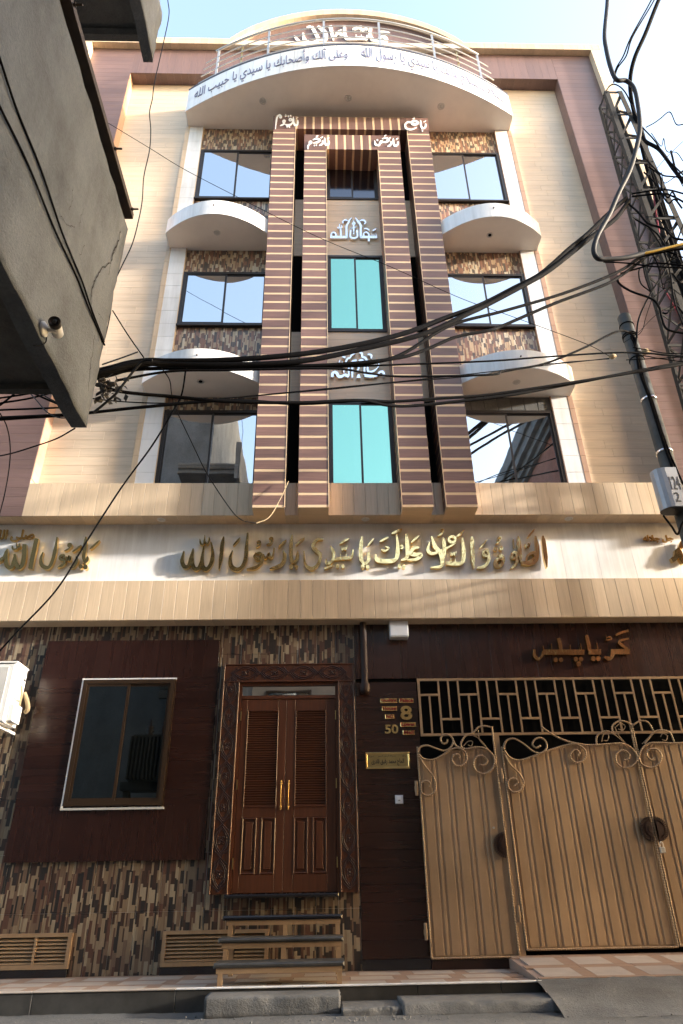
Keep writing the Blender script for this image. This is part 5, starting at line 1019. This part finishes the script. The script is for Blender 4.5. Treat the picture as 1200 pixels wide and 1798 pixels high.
for pts, r, m in (([(1137,255),(1145,305),(1150,347),(1157,374),(1170,400)], .010, 'cable'), ([(1148,295),(1147,330),(1152,370),(1158,410)], .012, 'red'), ([(1120,225),(1138,300),(1160,370),(1185,440),(1210,520)], .03, 'cable'), ([(1128,230),(1150,310),(1172,380),(1200,470),(1220,540)], .024, 'cable'), ([(1105,200),(1122,240),(1150,320),(1175,400),(1205,480)], .02, 'cable'), ([(1165,505),(1185,540),(1205,575)], .009, 'red')): cable(mk(pts, 7.62, 7.62), r * 1.27, L4 if m != 'red' else 'red cable running down among the black ones on the lattice mast', m, G4 if m != 'red' else 'red cables on the mast')
cable(mk([(1215,370),(1200,396),(1170,470),(1140,520),(1122,560),(1118,593),(1116,610)], 7.2, 7.4), .013, 'black cable slanting from the mast down to the round pole top', 'cable')
cable(mk([(1145,525),(1135,555),(1128,580),(1116,592)], 7.3, 7.4), .005, 'thin wire from the mast to the round pole top', 'cable')
cable(mk([(1190,530),(1150,555),(1120,585),(1095,602)], 7.4, 7.4), .004, 'very thin wire slanting across the gap between mast and round pole', 'cable')
cable(mk([(1082,488),(1090,500),(1110,512),(1145,525),(1158,540),(1163,560),(1172,578),(1200,585),(1240,590)], 7.3, 7.3), 0.0182, 'black cable drooping in a long curve from the bundle onto the mast', 'cable')
for pts in ([(1124,470),(1122,480),(1126,498),(1142,512)], [(1130,462),(1132,480),(1138,500),(1142,510)], [(1130,445),(1150,425),(1165,420),(1166,432),(1150,436),(1136,442)], [(1100,470),(1115,456),(1130,455),(1145,446)], [(1160,490),(1180,480),(1195,495),(1215,470)], [(1150,520),(1175,505),(1200,520),(1230,515)]): cable(mk(pts, 7.3, 7.3), .011, 'short black cable loop tied on the lattice mast', 'cable', 'cable loops on the mast')
for pts, r in (([(1105,582),(1116,600),(1123,650),(1140,697),(1152,735),(1168,785),(1185,830),(1205,880)], .02), ([(1108,590),(1120,620),(1132,670),(1146,705),(1160,750),(1178,800),(1200,850)], .014)): cable(mk(pts, 7.46, 7.46), r, 'black cable strapped down the round pole', 'cable', 'cables strapped on the round pole')
L5 = 'thin wire tied at the binding on the round pole'; G5 = 'wires tied at the round pole'
for pts in ([(1112,610),(1140,615),(1170,620),(1240,622)], [(1115,616),(1150,622),(1190,626),(1240,632)], [(1110,620),(1150,628),(1190,634),(1240,640)], [(1100,632),(1140,630),(1180,628),(1240,624)]): cable(mk(pts, 7.45, 6.8), .007, L5, 'cable', G5)
for i in range(14):
    u, v = random.uniform(1120, 1175), random.uniform(220, 560); pts = [(u + random.gauss(0, 6), v)]
    for k in range(5): u += random.uniform(2, 22); v += random.uniform(-18, 38); pts.append((u, v))
    cable(mk(pts, 7.2, 7.1), random.choice((.007, .010, .014, .018)), 'short black cable loop tied on the lattice mast', 'cable', 'cable loops on the mast')
cable(mk([(1165,905),(1180,925),(1190,938),(1198,920),(1210,905)], 7.4, 7.4), .014, 'black cable looped under the meter box', 'cable')
for u, v, r, lab in ((1076, 626, .045, 'frayed jute binding on the wires left of the round pole'), (1134, 618, .05, 'frayed jute binding on the wires right of the round pole')):
    c0 = P(u, v, 7.42); b = MB(); b.lathe(c0 - Vector((r * 1.2, 0, 0)), (1, 0, .1), [(0, .01), (r*.5, r*.8), (r*1.2, r), (r*1.9, r*.7), (r*2.5, .012)], 9)
    for i in range(26): d = Vector((random.uniform(-1, 1), random.uniform(-.6, .6), random.uniform(-.8, .8))); b.tube([c0 + d * r * .5, c0 + d * r * random.uniform(1.1, 1.9)], .003, 4)
    tag(b.build('binding', M['rope']), lab, 'binding')
# torn rag caught in the bundle
b = MB(); c0 = P(190, 683, 5.45)
for i in range(70):
    a = c0 + Vector((random.gauss(0, .055), random.gauss(0, .03), random.gauss(0, .07))); u = Vector((random.uniform(-1, 1), random.uniform(-.5, .5), random.uniform(-1, .3))) * .07; v_ = Vector((random.uniform(-.6, .6), random.uniform(-1, 1), random.uniform(-1, 1))) * .05
    b.add([a, a + u, a + u + v_, a + v_ * .8, a + u * .5 + v_ * .5 + Vector((.01, -.02, 0))], [(0, 1, 4), (1, 2, 4), (2, 3, 4), (3, 0, 4)], True)
tag(b.build('rag', M['rag']), 'torn grey rag caught in the cable bundle by the cracked wall', 'rag')
# ================================================================== street behind the camera (brick house seen in panes, plain blocks added for shade)
def plain_house(name, lab, x0, x1, y0, y1, h, mat, cornice=True):
    t = thing(name, lab, 'building', ((x0 + x1) / 2, y1, -.12))
    MB().box(x0, x1, y0, y1, -.13, h).build('wall', mat, t)
    if cornice:
        for k, (d, z0, z1) in enumerate(((.12, h - .9, h - .75), (.22, h - .75, h - .55), (.36, h - .55, h - .25), (.45, h - .25, h + .05), (.30, h + .05, h + .5))): MB().box(x0 - d, x1 + d, y0 - d, y1 + d, z0 + .001, z1).build('cornice', M['conc_wall'], t)
    fl = int((h - 1.2) // 3.1)
    for f in range(fl):
        n = max(1, int((x1 - x0) // 2.6))
        for i in range(n):
            xc = x0 + (i + .5) * (x1 - x0) / n; z = .9 + f * 3.1
            wd = MB().box(xc - .62, xc - .55, y1, y1 + .06, z, z + 1.5).box(xc + .55, xc + .62, y1, y1 + .06, z, z + 1.5).box(xc - .55, xc + .55, y1, y1 + .06, z, z + .07).box(xc - .55, xc + .55, y1, y1 + .06, z + 1.43, z + 1.5).build('window', M['bframe'], t)
            MB().box(xc - .55, xc + .55, y1 + .005, y1 + .02, z + .07, z + 1.43).build('pane', M['dglass'], wd)
    return t
bh = plain_house('brick_house', 'red brick house with a heavy cement cornice across the street', 6.1, 15.0, -8, 3.0, 12.2, M['brick'])
rm = MB().box(8.2, 12.5, -4, 2.2, 12.71, 16.4).build('roof_shade_block', M['brick'], bh)  # added out of view to darken the wall mirrored in the left window
for f in range(28):
    for k in range(4): piece('brick_course', 6.1 + k * 2.2 + .004, 6.1 + (k + 1) * 2.2 - .004, 3.0, 3.015, 9.0 + f * .06, 9.0 + f * .06 + .052, M['brick'], bh, .002) if f < 26 else None
plain_house('low_gap_house', 'unseen low house across the street, kept low to let the sun past', 15.4, 24.3, -8, 1.0, 3.4, M['body'], False)  # unseen, height set low so sun reaches the left footpath
plain_house('sun_blocker', 'added unseen narrow block far down the street that shades the ground floor', 37.9, 60.0, 0.0, 1.0, 12.0, M['body'], False)  # added out of view, kept thin, to hold sun off the ground floor
plain_house('rear_light_block', 'unseen taller block behind the lane, placed close to cut sky light', -2.7, .8, -9, -1.1, 11.8, M['body'], False)  # set close behind the camera to block sky from the ground floor
plain_house('rear_light_block', 'unseen lower block behind the lane, sized so gold letters reflect sky', .9, 5.6, -9, -1.1, 8.6, M['body'], False)  # unseen, lowered so the gold letters mirror bright sky
plain_house('low_sun_blocker', 'added unseen low block far down the street that shades the road', 37.9, 60.0, -.55, -.02, 10.0, M['body'], False)  # added out of view to shade the road by the cement steps
# transformer on the near side of the lane mouth, reflected in the lower window
tf = thing('transformer', 'grey finned transformer on a steel beam beside the cement building', 'transformer', (-3.75, 3.9, 2.4))
MB().cbox(-3.55, -2.40, 3.55, 4.15, 2.55, 3.35, .02).build('tank', M['galv'], tf)
for k in range(17): MB().cbox(-3.53 + k * .069, -3.50 + k * .069, 4.15, 4.38, 2.55, 3.28, .006).build('fin', M['galv'], tf)
for k in range(4): MB().lathe((-3.3 + k * .24, 3.95, 3.35), (0, 0, 1), [(0, .04), (.03, .09), (.06, .04), (.10, .09), (.13, .04), (.17, .08), (.2, .03), (.32, .02)], 12).build('insulator', M['carve'], tf)
MB().box(-3.7, -2.35, 3.7, 4.05, 2.40, 2.549).build('beam', M['galv'], tf)
for x in (-3.65, -2.5): MB().box(x, x + .1, 3.8, 3.95, -.13, 2.399).build('leg', M['galv'], tf)
